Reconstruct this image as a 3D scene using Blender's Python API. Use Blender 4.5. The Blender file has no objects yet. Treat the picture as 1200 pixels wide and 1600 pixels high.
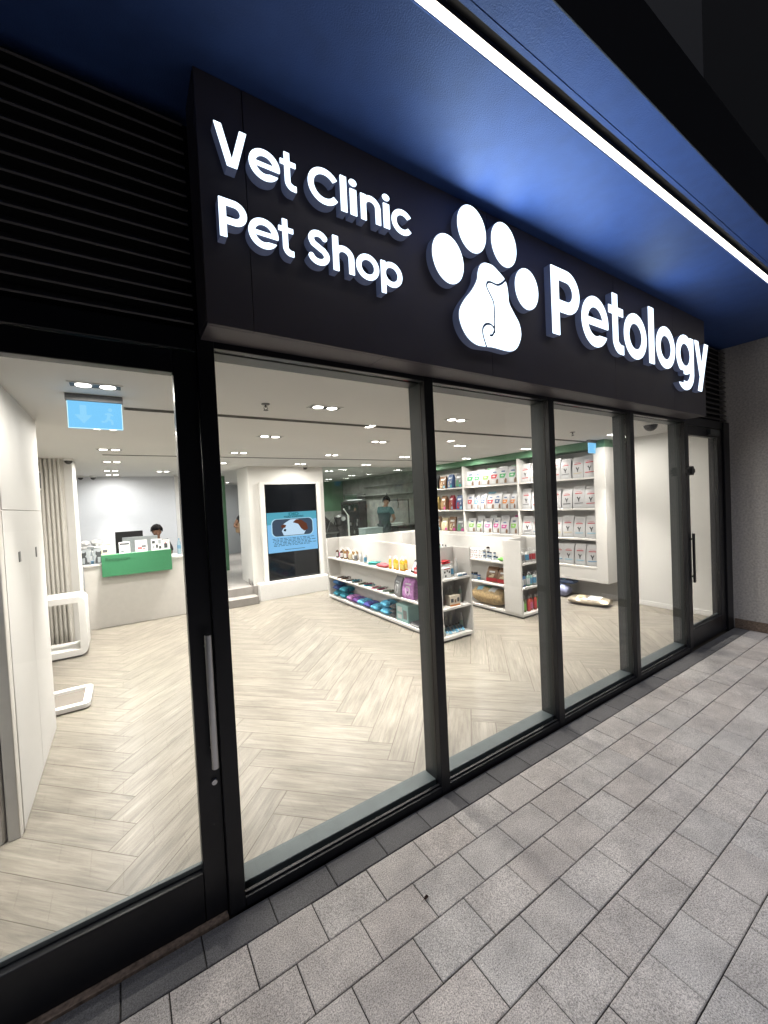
import bpy, bmesh, math, random
import numpy as np
from mathutils import Vector, Matrix
random.seed(7)
PI = math.pi
sc = bpy.context.scene
COL = sc.collection
# ------------------------------------------------------------------ camera
H = 1.889
cam_d = bpy.data.cameras.new('camera')
cam = bpy.data.objects.new('camera', cam_d)
COL.objects.link(cam)
# columns: world axes seen from the camera (x right, y down, z forward)
RC = [[0.83768459, -0.54406582, -0.04771695], [-0.05425401, 0.00404093, -0.99851899], [0.54345288, 0.83903281, -0.02613273]]
right, down, fwd = Vector(RC[0]), Vector(RC[1]), Vector(RC[2])
m = Matrix((right, -down, -fwd)).transposed().to_4x4()
m.translation = Vector((0, 0, H))
cam.matrix_world = m
cam_d.sensor_fit = 'VERTICAL'
cam_d.sensor_height = 32.0
cam_d.lens = 628.7 / 1600 * 32.0
cam_d.clip_start = 0.02
cam_d.clip_end = 500
sc.camera = cam
# ------------------------------------------------------------------ world, exposure
w = bpy.data.worlds.new('World')
sc.world = w
w.use_nodes = True
nt = w.node_tree
bg = nt.nodes['Background']
sky = nt.nodes.new('ShaderNodeTexSky')
sky.sky_type = 'NISHITA'
sky.sun_disc = False
sky.sun_elevation = math.radians(-6)
sky.sun_rotation = math.radians(200)
nt.links.new(sky.outputs[0], bg.inputs[0])
bg.inputs[1].default_value = 0.05
sc.view_settings.view_transform = 'Standard'
sc.view_settings.look = 'None'
sc.view_settings.exposure = 0.0
sc.view_settings.gamma = 1.0
sc.cycles.use_light_tree = True
sc.cycles.max_bounces = 8
sc.cycles.diffuse_bounces = 4
sc.cycles.transparent_max_bounces = 16
sc.cycles.sample_clamp_indirect = 3.0
sc.cycles.caustics_reflective = False
sc.cycles.caustics_refractive = False
sc.cycles.use_denoising = True
# one very weak, very soft lamp: the city's night glow over the street
sd = bpy.data.lights.new('sun', 'SUN')
sd.energy = 1.55
sd.angle = math.radians(40)
sd.color = (0.88, 0.90, 1.0)
so = bpy.data.objects.new('sun', sd)
COL.objects.link(so)
so.rotation_euler = Vector((0.55, 0.30, -1.0)).to_track_quat('-Z', 'Y').to_euler()

# ------------------------------------------------------------------ materials
M = {}
def mat(name, col, rough=0.6, metal=0.0, spec=0.5, emit=None, estr=0.0, noise=0.0, nscale=20.0, bump=0.0, bscale=80.0, coords='Object'):
    if name in M: return M[name]
    mt = bpy.data.materials.new(name)
    mt.use_nodes = True
    nt = mt.node_tree
    b = nt.nodes['Principled BSDF']
    b.inputs['Roughness'].default_value = rough
    b.inputs['Metallic'].default_value = metal
    b.inputs['Specular IOR Level'].default_value = spec
    b.inputs['Base Color'].default_value = (*col, 1)
    if emit:
        b.inputs['Emission Color'].default_value = (*emit, 1)
        b.inputs['Emission Strength'].default_value = estr
    tc = nt.nodes.new('ShaderNodeTexCoord')
    if noise > 0:
        n = nt.nodes.new('ShaderNodeTexNoise')
        n.inputs['Scale'].default_value = nscale
        n.inputs['Detail'].default_value = 6
        nt.links.new(tc.outputs[coords], n.inputs['Vector'])
        r = nt.nodes.new('ShaderNodeMapRange')
        r.inputs['To Min'].default_value = 1 - noise
        r.inputs['To Max'].default_value = 1 + noise
        r.inputs['From Min'].default_value = 0.3
        r.inputs['From Max'].default_value = 0.7
        nt.links.new(n.outputs[0], r.inputs['Value'])
        v = nt.nodes.new('ShaderNodeVectorMath')
        v.operation = 'SCALE'
        v.inputs[0].default_value = col
        nt.links.new(r.outputs[0], v.inputs['Scale'])
        nt.links.new(v.outputs[0], b.inputs['Base Color'])
    if bump > 0:
        n2 = nt.nodes.new('ShaderNodeTexNoise')
        n2.inputs['Scale'].default_value = bscale
        n2.inputs['Detail'].default_value = 5
        nt.links.new(tc.outputs[coords], n2.inputs['Vector'])
        bp = nt.nodes.new('ShaderNodeBump')
        bp.inputs['Strength'].default_value = bump
        bp.inputs['Distance'].default_value = 0.01
        nt.links.new(n2.outputs[0], bp.inputs['Height'])
        nt.links.new(bp.outputs[0], b.inputs['Normal'])
    M[name] = mt
    return mt

def col(r, g, b, rough=0.5, **k):
    """cached plain colour with a faint mottling"""
    return mat('paint_%d_%d_%d_%d' % (r * 255, g * 255, b * 255, rough * 10), (r, g, b), rough, noise=0.06, nscale=30, **k)

def island_mat(name, base, rough, island=0.12, grain=None, speck=None, bump=0.15, tint=None, wear=0.0):
    """slabs / planks: each island its own tone; grain from UV or specks from object space"""
    mt = bpy.data.materials.new(name); mt.use_nodes = True
    nt = mt.node_tree; N = nt.nodes; L = nt.links
    b = N['Principled BSDF']
    geo = N.new('ShaderNodeNewGeometry')
    tc = N.new('ShaderNodeTexCoord')
    def mr(src, a, z, f0=0.0, f1=1.0):
        r = N.new('ShaderNodeMapRange')
        r.inputs['From Min'].default_value = f0; r.inputs['From Max'].default_value = f1
        r.inputs['To Min'].default_value = a; r.inputs['To Max'].default_value = z
        L.new(src, r.inputs['Value']); return r.outputs[0]
    def mul(a, c):
        x = N.new('ShaderNodeMath'); x.operation = 'MULTIPLY'
        L.new(a, x.inputs[0]); L.new(c, x.inputs[1]); return x.outputs[0]
    f = mr(geo.outputs['Random Per Island'], 1 - island, 1 + island)
    hsrc = None
    if grain:
        mp = N.new('ShaderNodeMapping'); mp.inputs['Scale'].default_value = (2.0, 34, 1)
        L.new(tc.outputs['UV'], mp.inputs['Vector'])
        n = N.new('ShaderNodeTexNoise'); n.inputs['Scale'].default_value = 1.6; n.inputs['Detail'].default_value = 9; n.inputs['Roughness'].default_value = 0.62
        n.inputs['Distortion'].default_value = 0.6
        L.new(mp.outputs[0], n.inputs['Vector'])
        f = mul(f, mr(n.outputs[0], 1 - grain, 1 + grain, 0.3, 0.7))
        mp2 = N.new('ShaderNodeMapping'); mp2.inputs['Scale'].default_value = (1.3, 6.5, 1)
        L.new(tc.outputs['UV'], mp2.inputs['Vector'])
        n3 = N.new('ShaderNodeTexNoise'); n3.inputs['Scale'].default_value = 1.9; n3.inputs['Detail'].default_value = 4
        L.new(mp2.outputs[0], n3.inputs['Vector'])
        f = mul(f, mr(n3.outputs[0], 1 - grain * 0.7, 1 + grain * 0.7, 0.3, 0.7))
        hsrc = n.outputs[0]
    if speck:
        n = N.new('ShaderNodeTexNoise'); n.inputs['Scale'].default_value = 190; n.inputs['Detail'].default_value = 3; n.inputs['Roughness'].default_value = 0.7
        L.new(tc.outputs['Object'], n.inputs['Vector'])
        f = mul(f, mr(n.outputs[0], 1 - speck, 1 + speck, 0.34, 0.66))
        v = N.new('ShaderNodeTexVoronoi'); v.inputs['Scale'].default_value = 120
        L.new(tc.outputs['Object'], v.inputs['Vector'])
        f = mul(f, mr(v.outputs['Distance'], 0.55, 1.0, 0.12, 0.30))
        n4 = N.new('ShaderNodeTexNoise'); n4.inputs['Scale'].default_value = 5.0; n4.inputs['Detail'].default_value = 7; n4.inputs['Roughness'].default_value = 0.65
        L.new(tc.outputs['Object'], n4.inputs['Vector'])
        f = mul(f, mr(n4.outputs[0], 1 - wear, 1 + wear * 0.6, 0.33, 0.62))
        hsrc = n.outputs[0]
    s = N.new('ShaderNodeVectorMath'); s.operation = 'SCALE'
    if tint:
        mx = N.new('ShaderNodeMix'); mx.data_type = 'RGBA'
        mx.inputs['A'].default_value = (*base, 1); mx.inputs['B'].default_value = (*tint, 1)
        w_ = N.new('ShaderNodeTexWhiteNoise'); w_.noise_dimensions = '1D'
        L.new(geo.outputs['Random Per Island'], w_.inputs['W'])
        L.new(w_.outputs['Value'], mx.inputs['Factor'])
        L.new(mx.outputs['Result'], s.inputs[0])
    else:
        s.inputs[0].default_value = base
    L.new(f, s.inputs['Scale'])
    L.new(s.outputs[0], b.inputs['Base Color'])
    b.inputs['Roughness'].default_value = rough
    bp = N.new('ShaderNodeBump'); bp.inputs['Strength'].default_value = bump; bp.inputs['Distance'].default_value = 0.004
    L.new(hsrc, bp.inputs['Height']); L.new(bp.outputs[0], b.inputs['Normal'])
    M[name] = mt
    return mt

def glass_mat(name, tint=(1, 1, 1), refl=1.0, trans=1.0):
    mt = bpy.data.materials.new(name); mt.use_nodes = True
    nt = mt.node_tree; N = nt.nodes; L = nt.links
    N.remove(N['Principled BSDF'])
    out = N['Material Output']
    geo = N.new('ShaderNodeNewGeometry')
    d = N.new('ShaderNodeVectorMath'); d.operation = 'DOT_PRODUCT'
    L.new(geo.outputs['Normal'], d.inputs[0]); L.new(geo.outputs['Incoming'], d.inputs[1])
    a = N.new('ShaderNodeMath'); a.operation = 'ABSOLUTE'; L.new(d.outputs['Value'], a.inputs[0])
    s = N.new('ShaderNodeMath'); s.operation = 'SUBTRACT'; s.inputs[0].default_value = 1; L.new(a.outputs[0], s.inputs[1])
    p = N.new('ShaderNodeMath'); p.operation = 'POWER'; p.inputs[1].default_value = 5; L.new(s.outputs[0], p.inputs[0])
    r = N.new('ShaderNodeMapRange'); r.inputs['To Min'].default_value = 0.04 * refl; r.inputs['To Max'].default_value = min(1, 0.9 * refl)
    L.new(p.outputs[0], r.inputs['Value'])
    t = N.new('ShaderNodeBsdfTransparent'); t.inputs[0].default_value = (*tint, 1)
    g = N.new('ShaderNodeBsdfGlossy'); g.inputs['Roughness'].default_value = 0.01
    mx = N.new('ShaderNodeMixShader')
    L.new(r.outputs[0], mx.inputs[0]); L.new(t.outputs[0], mx.inputs[1]); L.new(g.outputs[0], mx.inputs[2])
    L.new(mx.outputs[0], out.inputs['Surface'])
    M[name] = mt
    return mt

def emit_mat(name, c, s):
    if name in M: return M[name]
    mt = bpy.data.materials.new(name); mt.use_nodes = True
    nt = mt.node_tree
    nt.nodes.remove(nt.nodes['Principled BSDF'])
    e = nt.nodes.new('ShaderNodeEmission'); e.inputs[0].default_value = (*c, 1); e.inputs[1].default_value = s
    nt.links.new(e.outputs[0], nt.nodes['Material Output'].inputs['Surface'])
    M[name] = mt
    return mt

mat('frame_black', (0.0065, 0.007, 0.010), 0.35, 0.0, 0.4, noise=0.1)
mat('frame_grey', (0.027, 0.033, 0.034), 0.42, 0.3, 0.5, noise=0.06, nscale=4)
mat('sill_grey', (0.085, 0.105, 0.112), 0.45, 0.2, 0.5, noise=0.10, nscale=9)
mat('gasket', (0.006, 0.006, 0.007), 0.5)
mat('sign_panel', (0.098, 0.088, 0.098), 0.5, 0.3, 0.4, noise=0.08, nscale=3, bump=0.04, bscale=6)
mat('sign_return', (0.24, 0.26, 0.34), 0.45, noise=0.04, emit=(0.40, 0.52, 1.0), estr=0.05)
mat('soffit_blue', (0.027, 0.068, 0.225), 0.58, 0.0, 0.5, noise=0.10, nscale=9, bump=0.25, bscale=160)
mat('canopy_dark', (0.0035, 0.004, 0.007), 0.5, noise=0.1)
mat('louvre', (0.075, 0.070, 0.072), 0.45, 0.2, 0.5, noise=0.08)
mat('white_wall', (0.74, 0.73, 0.70), 0.65, noise=0.02, nscale=2, bump=0.03, bscale=60)
mat('white_trim', (0.84, 0.83, 0.81), 0.5, noise=0.02)
mat('ceiling_white', (0.90, 0.89, 0.87), 0.8, noise=0.02, nscale=1.5)
mat('shelf_white', (0.64, 0.625, 0.60), 0.45, noise=0.02)
mat('desk_white', (0.72, 0.695, 0.66), 0.5, noise=0.03, nscale=14)
mat('flute_white', (0.78, 0.755, 0.71), 0.6, noise=0.03)
mat('green_wall', (0.075, 0.18, 0.10), 0.6, noise=0.04, nscale=5)
mat('green_box', (0.045, 0.225, 0.105), 0.5, noise=0.04)
mat('green_text', (0.02, 0.10, 0.05), 0.5)
mat('screen_black', (0.006, 0.007, 0.009), 0.08, noise=0.02)
mat('black_plastic', (0.012, 0.012, 0.013), 0.4)
mat('dark_grey', (0.05, 0.055, 0.055), 0.5, noise=0.1)
mat('mid_grey', (0.18, 0.18, 0.18), 0.6, noise=0.05)
mat('grey_tile', (0.30, 0.285, 0.27), 0.45, noise=0.08, nscale=8)
mat('concrete', (0.30, 0.31, 0.29), 0.6, noise=0.22, nscale=5, bump=0.1)
mat('steel', (0.55, 0.55, 0.56), 0.28, 1.0, noise=0.03)
mat('granite', (0.17, 0.125, 0.095), 0.6, noise=0.5, nscale=60, bump=0.2)
mat('stucco', (0.47, 0.445, 0.42), 0.85, noise=0.22, nscale=45, bump=0.9, bscale=70)
mat('grout', (0.02, 0.018, 0.016), 0.95)
mat('floor_grout', (0.10, 0.085, 0.07), 0.9)
mat('recess_dark', (0.02, 0.02, 0.02), 0.9)
mat('slot_grey', (0.22, 0.21, 0.19), 0.7)
mat('skin_tan', (0.30, 0.16, 0.10), 0.5)
mat('skin_dark', (0.21, 0.11, 0.07), 0.5)
mat('hair_black', (0.008, 0.007, 0.007), 0.95, spec=0.1, bump=0.6, bscale=90)
mat('uniform_black', (0.015, 0.015, 0.018), 0.85, bump=0.1, bscale=30)
mat('shirt_teal', (0.055, 0.13, 0.14), 0.85, noise=0.12, nscale=9, bump=0.2, bscale=16)
mat('apron_dark', (0.022, 0.045, 0.050), 0.8, noise=0.12, nscale=9)
island_mat('plank', (0.215, 0.195, 0.164), 0.30, island=0.10, grain=0.30, bump=0.10)
island_mat('paver', (0.48, 0.452, 0.430), 0.8, island=0.06, speck=0.52, bump=0.7, tint=(0.485, 0.44, 0.41), wear=0.20)
island_mat('paver_dark', (0.115, 0.112, 0.115), 0.8, island=0.10, speck=0.40, bump=0.5, wear=0.12)
glass_mat('glass_clear', (0.985, 0.99, 0.985))
glass_mat('glass_grey', (0.86, 0.90, 0.89))
emit_mat('lens', (1.0, 0.96, 0.88), 14.0)
emit_mat('sign_face', (0.72, 0.86, 1.0), 2.4)
emit_mat('strip_light', (1.0, 0.93, 0.80), 7.0)
emit_mat('exit_blue', (0.22, 0.62, 1.0), 1.1)
emit_mat('exit_mark', (0.30, 0.69, 1.0), 1.1)
emit_mat('exit_edge', (0.6, 0.88, 1.0), 1.5)

# ------------------------------------------------------------------ mesh helpers
def box(bm, x0, x1, y0, y1, z0, z1):
    v = [bm.verts.new(p) for p in ((x0, y0, z0), (x1, y0, z0), (x1, y1, z0), (x0, y1, z0), (x0, y0, z1), (x1, y0, z1), (x1, y1, z1), (x0, y1, z1))]
    for f in ((0, 3, 2, 1), (4, 5, 6, 7), (0, 1, 5, 4), (1, 2, 6, 5), (2, 3, 7, 6), (3, 0, 4, 7)):
        bm.faces.new([v[i] for i in f])

def prism(bm, pts, axis, a, b):
    """polygon of 2-D points extruded along axis from a to b; 2-D pts are the other two axes in order"""
    def P(p, t):
        return {'x': (t, p[0], p[1]), 'y': (p[0], t, p[1]), 'z': (p[0], p[1], t)}[axis]
    A = [bm.verts.new(P(p, a)) for p in pts]; B = [bm.verts.new(P(p, b)) for p in pts]
    bm.faces.new(A); bm.faces.new(B[::-1])
    n = len(pts)
    for i in range(n):
        bm.faces.new((A[i], B[i], B[(i + 1) % n], A[(i + 1) % n]))

def lathe(bm, prof, cx=0, cy=0, cz=0, n=14, sx=1, sy=1):
    rings = []
    for r, z in prof:
        rings.append([bm.verts.new((cx + sx * r * math.cos(2 * PI * i / n), cy + sy * r * math.sin(2 * PI * i / n), cz + z)) for i in range(n)])
    for a, b in zip(rings, rings[1:]):
        for i in range(n):
            bm.faces.new((a[i], a[(i + 1) % n], b[(i + 1) % n], b[i]))
    bm.faces.new(rings[0][::-1]); bm.faces.new(rings[-1])

def tube(bm, pts, r, n=8, closed=False):
    pts = [Vector(p) for p in pts]
    rings = []
    N = len(pts)
    for i, p in enumerate(pts):
        if closed: t = pts[(i + 1) % N] - pts[i - 1]
        else: t = pts[min(i + 1, N - 1)] - pts[max(i - 1, 0)]
        t.normalize()
        u = t.cross(Vector((0, 0, 1)))
        if u.length < 0.1: u = t.cross(Vector((0, 1, 0)))
        u.normalize(); v = t.cross(u)
        rr = r[i] if isinstance(r, (list, tuple)) else r
        rings.append([bm.verts.new(p + (u * math.cos(2 * PI * k / n) + v * math.sin(2 * PI * k / n)) * rr) for k in range(n)])
    pairs = list(zip(rings, rings[1:]))
    if closed: pairs.append((rings[-1], rings[0]))
    for a, b in pairs:
        for k in range(n):
            bm.faces.new((a[k], a[(k + 1) % n], b[(k + 1) % n], b[k]))
    if not closed:
        bm.faces.new(rings[0][::-1]); bm.faces.new(rings[-1])

def sph(bm, c, r, n=12, m=8, sx=1, sy=1, sz=1):
    prof = [(max(1e-4, r * math.sin(PI * i / m)), -r * math.cos(PI * i / m) * sz) for i in range(m + 1)]
    lathe(bm, prof, c[0], c[1], c[2], n, sx, sy)

def obj(name, bm, material, parent=None, bevel=0.0, smooth=30, loc=None, seg=1):
    me = bpy.data.meshes.new(name)
    if isinstance(bm, bpy.types.Mesh): me = bm
    else:
        bmesh.ops.recalc_face_normals(bm, faces=bm.faces)
        bm.to_mesh(me); bm.free()
    if smooth:
        for p in me.polygons: p.use_smooth = True
        me.set_sharp_from_angle(angle=math.radians(smooth))
    me.materials.clear()
    me.materials.append(M[material] if isinstance(material, str) else material)
    o = bpy.data.objects.new(name, me)
    COL.objects.link(o)
    if parent: o.parent = parent
    if loc: o.location = loc
    if bevel:
        b = o.modifiers.new('bevel', 'BEVEL'); b.width = bevel; b.segments = seg; b.limit_method = 'ANGLE'
    return o

def B(name, material, parent, *boxes, bevel=0.0, loc=None):
    bm = bmesh.new()
    for b in boxes: box(bm, *b)
    return obj(name, bm, material, parent, bevel, loc=loc)

def thing(name, label, cat, loc=(0, 0, 0), rz=0, group=None):
    o = bpy.data.objects.new(name, None)
    COL.objects.link(o)
    o.location = loc; o.rotation_euler = (0, 0, rz)
    o['label'] = label; o['category'] = cat
    if group: o['group'] = group
    return o

def tag(o, label, cat, group=None):
    o['label'] = label; o['category'] = cat
    if group: o['group'] = group
    return o

def struct(o):
    o['kind'] = 'structure'
    return o

def dup(root, loc, label, rz=None, scale=None, swap=None, rot=None):
    """copy of a thing with its parts and sub-parts; swap: {part name: material}"""
    r = root.copy(); COL.objects.link(r); r.location = loc
    if rz is not None: r.rotation_euler = (0, 0, rz)
    if rot is not None: r.rotation_euler = rot
    if scale is not None: r.scale = scale if hasattr(scale, '__len__') else (scale,) * 3
    r['label'] = label
    def kids(src, dst):
        for ch in list(src.children):
            c = ch.copy(); COL.objects.link(c); c.parent = dst
            base = ch.name.split('.')[0]
            if swap and base in swap:
                c.data = ch.data.copy(); c.data.materials[0] = swap[base] if not isinstance(swap[base], str) else M[swap[base]]
            kids(ch, c)
    kids(root, r)
    return r

ORD = ['first', 'second', 'third', 'fourth', 'fifth', 'sixth', 'seventh', 'eighth', 'ninth', 'tenth', 'eleventh', 'twelfth']

def text_mesh(s, size, depth=0.002, bold=0.0, align='LEFT'):
    cu = bpy.data.curves.new('lettering', 'FONT')
    cu.body = s; cu.size = size; cu.extrude = depth; cu.offset = bold; cu.align_x = align
    o = bpy.data.objects.new('tmp', cu); COL.objects.link(o)
    dg = bpy.context.evaluated_depsgraph_get()
    me = bpy.data.meshes.new_from_object(o.evaluated_get(dg))
    bpy.data.objects.remove(o); bpy.data.curves.remove(cu)
    me.transform(Matrix.Rotation(PI / 2, 4, 'X'))     # stands in the xz plane, faces -y
    return me

# ------------------------------------------------------------------ ground outside
GY = 1.97                                   # outer face of the storefront
ground = struct(B('ground', mat('ground_dark', (0.05, 0.05, 0.052), 0.9, noise=0.2, nscale=0.6), None, (-60, 60, -80, 1.90, -0.30, -0.034)))
def slabs(name, material, rows, h0=-0.03):
    bm = bmesh.new()
    for (y0, y1, off, x0, x1) in rows:
        k = math.floor((x0 - off) / 0.3)
        x = off + k * 0.3
        while x < x1:
            a, b = max(x, x0), min(x + 0.3, x1)
            if b - a > 0.02:
                g = 0.0024; t = random.uniform(-0.0018, 0.0018); e = 0.0030
                X0, X1, Y0, Y1 = a + g, b - g, y0 + g, y1 - g
                lo = [bm.verts.new(p) for p in ((X0, Y0, h0), (X1, Y0, h0), (X1, Y1, h0), (X0, Y1, h0))]
                mi = [bm.verts.new((v.co.x, v.co.y, t - e)) for v in lo]
                up = [bm.verts.new(p) for p in ((X0 + e, Y0 + e, t), (X1 - e, Y0 + e, t), (X1 - e, Y1 - e, t), (X0 + e, Y1 - e, t))]
                for q, r in ((lo, mi), (mi, up)):
                    for i in range(4):
                        bm.faces.new((q[i], q[(i + 1) % 4], r[(i + 1) % 4], r[i]))
                bm.faces.new(up)
            x += 0.3
    return struct(obj(name, bm, material, None, smooth=0))
XW = 6.72                                   # face of the wall on the right
rows = []
for i in range(24):
    y1 = 1.8 - 0.2 * i
    rows.append((y1 - 0.2, y1, 0.65 if i % 2 == 0 else 0.80, -1.6, XW - 0.01 if y1 > -3 else 8))
slabs('pavement', 'paver', rows)
slabs('pavement_border', 'paver_dark', [(1.8, 1.955, 0.49, -1.6, XW - 0.01)])
struct(B('pavement_bed', 'grout', None, (-1.6, XW, -3.0, 1.955, -0.033, -0.006)))
# ------------------------------------------------------------------ interior floor in herringbone
bm = bmesh.new()
uvl = bm.loops.layers.uv.new('UVMap')
Wp, Lp = 0.2, 1.2
U0, V0 = -0.864, 3.017
s2 = math.sqrt(2)
def uv2xy(u, v): return ((u + v) / s2, (v - u) / s2)
def plank(u0, u1, v0, v1, along_u):
    c = uv2xy((u0 + u1) / 2, (v0 + v1) / 2)
    if not (-3.4 < c[0] < 8.0 and 1.2 < c[1] < 9.4): return
    g = 0.0019
    ox, oy = random.uniform(0, 50), random.uniform(0, 50)
    vs = [(u0 + g, v0 + g), (u1 - g, v0 + g), (u1 - g, v1 - g), (u0 + g, v1 - g)]
    f = bm.faces.new([bm.verts.new((*uv2xy(*p), 0.0)) for p in vs])
    for lp, p in zip(f.loops, vs):
        a, b = p[0] - u0, p[1] - v0
        lp[uvl].uv = (a + ox, b + oy) if along_u else (b + ox, a + oy)
for T in range(-8, 12):
    for s in range(-50, 60):
        bu, bv = U0 + T * Lp + s * Wp, V0 + T * Lp - s * Wp
        plank(bu - Lp, bu, bv, bv + Wp, True)
        plank(bu, bu + Wp, bv, bv + Lp, False)
for co, no in (((0, 2.0, 0), (0, -1, 0)), ((0, 8.2, 0), (0, 1, 0)), ((7.06, 0, 0), (1, 0, 0)), ((-2.4, 0, 0), (-1, 0, 0))):
    bmesh.ops.bisect_plane(bm, geom=bm.verts[:] + bm.edges[:] + bm.faces[:], plane_co=co, plane_no=no, clear_outer=True)
struct(obj('shop_floor', bm, 'plank', None, smooth=0))
struct(B('floor_bed', 'floor_grout', None, (-2.4, 7.06, 2.0, 8.2, -0.10, -0.0015)))
# ------------------------------------------------------------------ storefront
YI = 2.13                                   # inner edge of the deep mullions
ZH, ZS = 2.622, 0.073                       # head and sill of the glazing
mx = [0.352, 1.645, 2.898, 4.172, 5.39]     # mullion centres
MH = 0.036
desc = ['wide shop window next to the entrance door, showing the open floor and the tall screen', 'shop window behind the paw logo side, showing the end of the first shelf unit', 'shop window showing the white bags shelved on the side wall', 'narrow-looking shop window nearest the side door, showing bare white wall']
for i in range(4):
    a, b = mx[i], mx[i + 1]
    t = thing('shop_window', desc[i], 'window', ((a + b) / 2, GY, 0), group='shop windows between dark mullions')
    hw = (b - a) / 2
    # mullion on the right of each window: dark front cap, grey deep body with grooves
    cap = [(hw - MH, hw + MH, -0.012, 0.028, 0, ZH + 0.055)]
    B('mullion_cap', 'frame_black', t, *cap, bevel=0.002)
    B('mullion', 'frame_grey', t, (hw - 0.030, hw + 0.030, 0.047, YI - GY, 0, ZH + 0.055), bevel=0.002)
    B('gasket', 'gasket', t, (hw - 0.036, hw + 0.036, 0.029, 0.046, ZS, ZH))
    if i == 0:
        B('mullion_cap', 'frame_black', t, (-hw - 0.036, -hw + MH, -0.012, 0.028, 0, ZH + 0.055), bevel=0.002)
        B('mullion', 'frame_black', t, (-hw - 0.036, -hw + 0.030, 0.0285, YI - GY, 0, ZH + 0.055), bevel=0.002)
    x0, x1 = -hw + 0.0365, hw - 0.0365
    B('sill', 'sill_grey', t, (x0 + 0.004, x1 + 0.003, 0.047, YI - GY, 0.0, ZS), bevel=0.003)
    B('sill_cap', 'frame_black', t, (x0, x1, -0.010, 0.0285, 0.0, 0.048), (x0, x1, 0.006, 0.024, 0.0485, 0.058), bevel=0.002)
    B('head', 'frame_grey', t, (x0 + 0.004, x1 + 0.003, 0.047, YI - GY, ZH, ZH + 0.055), bevel=0.002)
    B('head_cap', 'frame_black', t, (x0, x1, -0.010, 0.0285, ZH + 0.003, ZH + 0.055), bevel=0.002)
    B('glass_pane', 'glass_clear', t, (x0 + 0.001, x1 - 0.001, 0.030, 0.040, 0.04, ZH + 0.004))
# entrance door on the left
def door_leaf(t, w, stl, str_, zb, zt, ztop, y0):
    B('leaf_frame', 'frame_black', t, (0, stl, y0, y0 + 0.06, 0.012, ztop), (w - str_, w, y0, y0 + 0.06, 0.012, ztop), (stl, w - str_, y0, y0 + 0.06, 0.012, zb), (stl, w - str_, y0, y0 + 0.06, zt, ztop), bevel=0.003)
    B('glazing_bead', 'sill_grey', t, (stl, w - str_, y0 + 0.036, y0 + 0.056, zb, zb + 0.022), bevel=0.002)
    B('glass_pane', 'glass_clear', t, (stl + 0.001, w - str_ - 0.001, y0 + 0.022, y0 + 0.032, zb - 0.01, zt + 0.01))
dl = thing('entrance_door', 'tall black framed glass entrance door with long steel pull handle at the left', 'door', (-1.05, GY, 0))
door_leaf(dl, 1.365, 0.10, 0.097, 0.235, 2.50, 2.60, 0.018)
bm = bmesh.new()
tube(bm, [(1.335, -0.045, 0.735), (1.335, -0.045, 1.335)], 0.015, 14)
hd = obj('pull_handle', bm, 'steel', dl)
bm = bmesh.new()
for z in (0.80, 1.27): tube(bm, [(1.335, -0.03, z), (1.335, 0.03, z)], 0.009, 10)
obj('handle_post', bm, 'steel', hd)
bm = bmesh.new(); tube(bm, [(1.335, 0.004, 0.64), (1.335, 0.022, 0.64)], 0.012, 12)
obj('lock_cylinder', bm, 'steel', dl)
tag(B('door_threshold', 'granite', None, (-1.2, 0.31, 1.957, 2.13, -0.02, 0.010), bevel=0.003), 'narrow brown granite threshold strip under the entrance door', 'threshold')
# header beam and louvres
tag(B('door_header', 'frame_black', None, (-2.4, 0.3145, GY + 0.005, YI, 2.605, 2.70), bevel=0.003), 'black beam over the entrance door below the louvres', 'beam')
def louvre(label, x0, x1, z0, z1, y):
    t = thing('louvre_panel', label, 'louvre', ((x0 + x1) / 2, y, z0))
    hw = (x1 - x0) / 2
    n = int((z1 - z0) / 0.0625)
    for i in range(n):
        z = 0.03 + i * 0.0625
        bm = bmesh.new()
        prism(bm, [(0.0, z), (0.006, z - 0.008), (0.055, z + 0.034), (0.049, z + 0.042)], 'x', -hw, hw)
        # 2-D points are (y, z)
        obj('slat', bm, 'louvre', t, bevel=0.0015, smooth=0)
    B('backing', 'recess_dark', t, (-hw, hw, 0.075, 0.085, 0, z1 - z0))
    return t
louvre('dark horizontal louvre panel above the entrance door, left of the sign board', -2.4, 0.315, 2.702, 3.676, GY + 0.01)
louvre('small dark louvre panel right of the sign board above the side door', 5.395, XW - 0.003, 2.702, 3.676, GY + 0.01)
# side door (right)
dr = thing('side_door', 'narrow black framed glass side door beside the rough grey wall', 'door', (5.426, GY, 0))
door_leaf(dr, 1.10, 0.085, 0.16, 0.225, 2.49, 2.60, 0.010)
bm = bmesh.new(); box(bm, 0.012, 0.040, -0.045, -0.022, 0.79, 1.355)
h2 = obj('pull_handle', bm, 'black_plastic', dr, bevel=0.004)
B('handle_post', 'black_plastic', h2, (0.016, 0.036, -0.0215, 0.009, 0.85, 0.87), (0.016, 0.036, -0.0215, 0.009, 1.28, 1.30))
B('door_jamb', 'frame_black', dr, (1.1025, XW - 5.426 - 0.002, -0.01, YI - GY, 0, 2.70), bevel=0.003)
B('closer_box', 'dark_grey', dr, (0.62, 0.90, -0.028, 0.0095, 2.515, 2.585), bevel=0.004)
tag(B('magnetic_lock', 'black_plastic', None, (5.36, 5.43, 1.905, 1.957, 2.02, 2.12), (5.30, 5.49, 1.915, 1.957, 2.045, 2.095), bevel=0.006), 'small black lock box fixed on the post left of the side door', 'lock')
tag(B('side_door_header', 'frame_black', None, (5.427, XW - 0.002, GY + 0.005, YI, 2.605, 2.70), bevel=0.003), 'black beam over the side door', 'beam')
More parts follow.
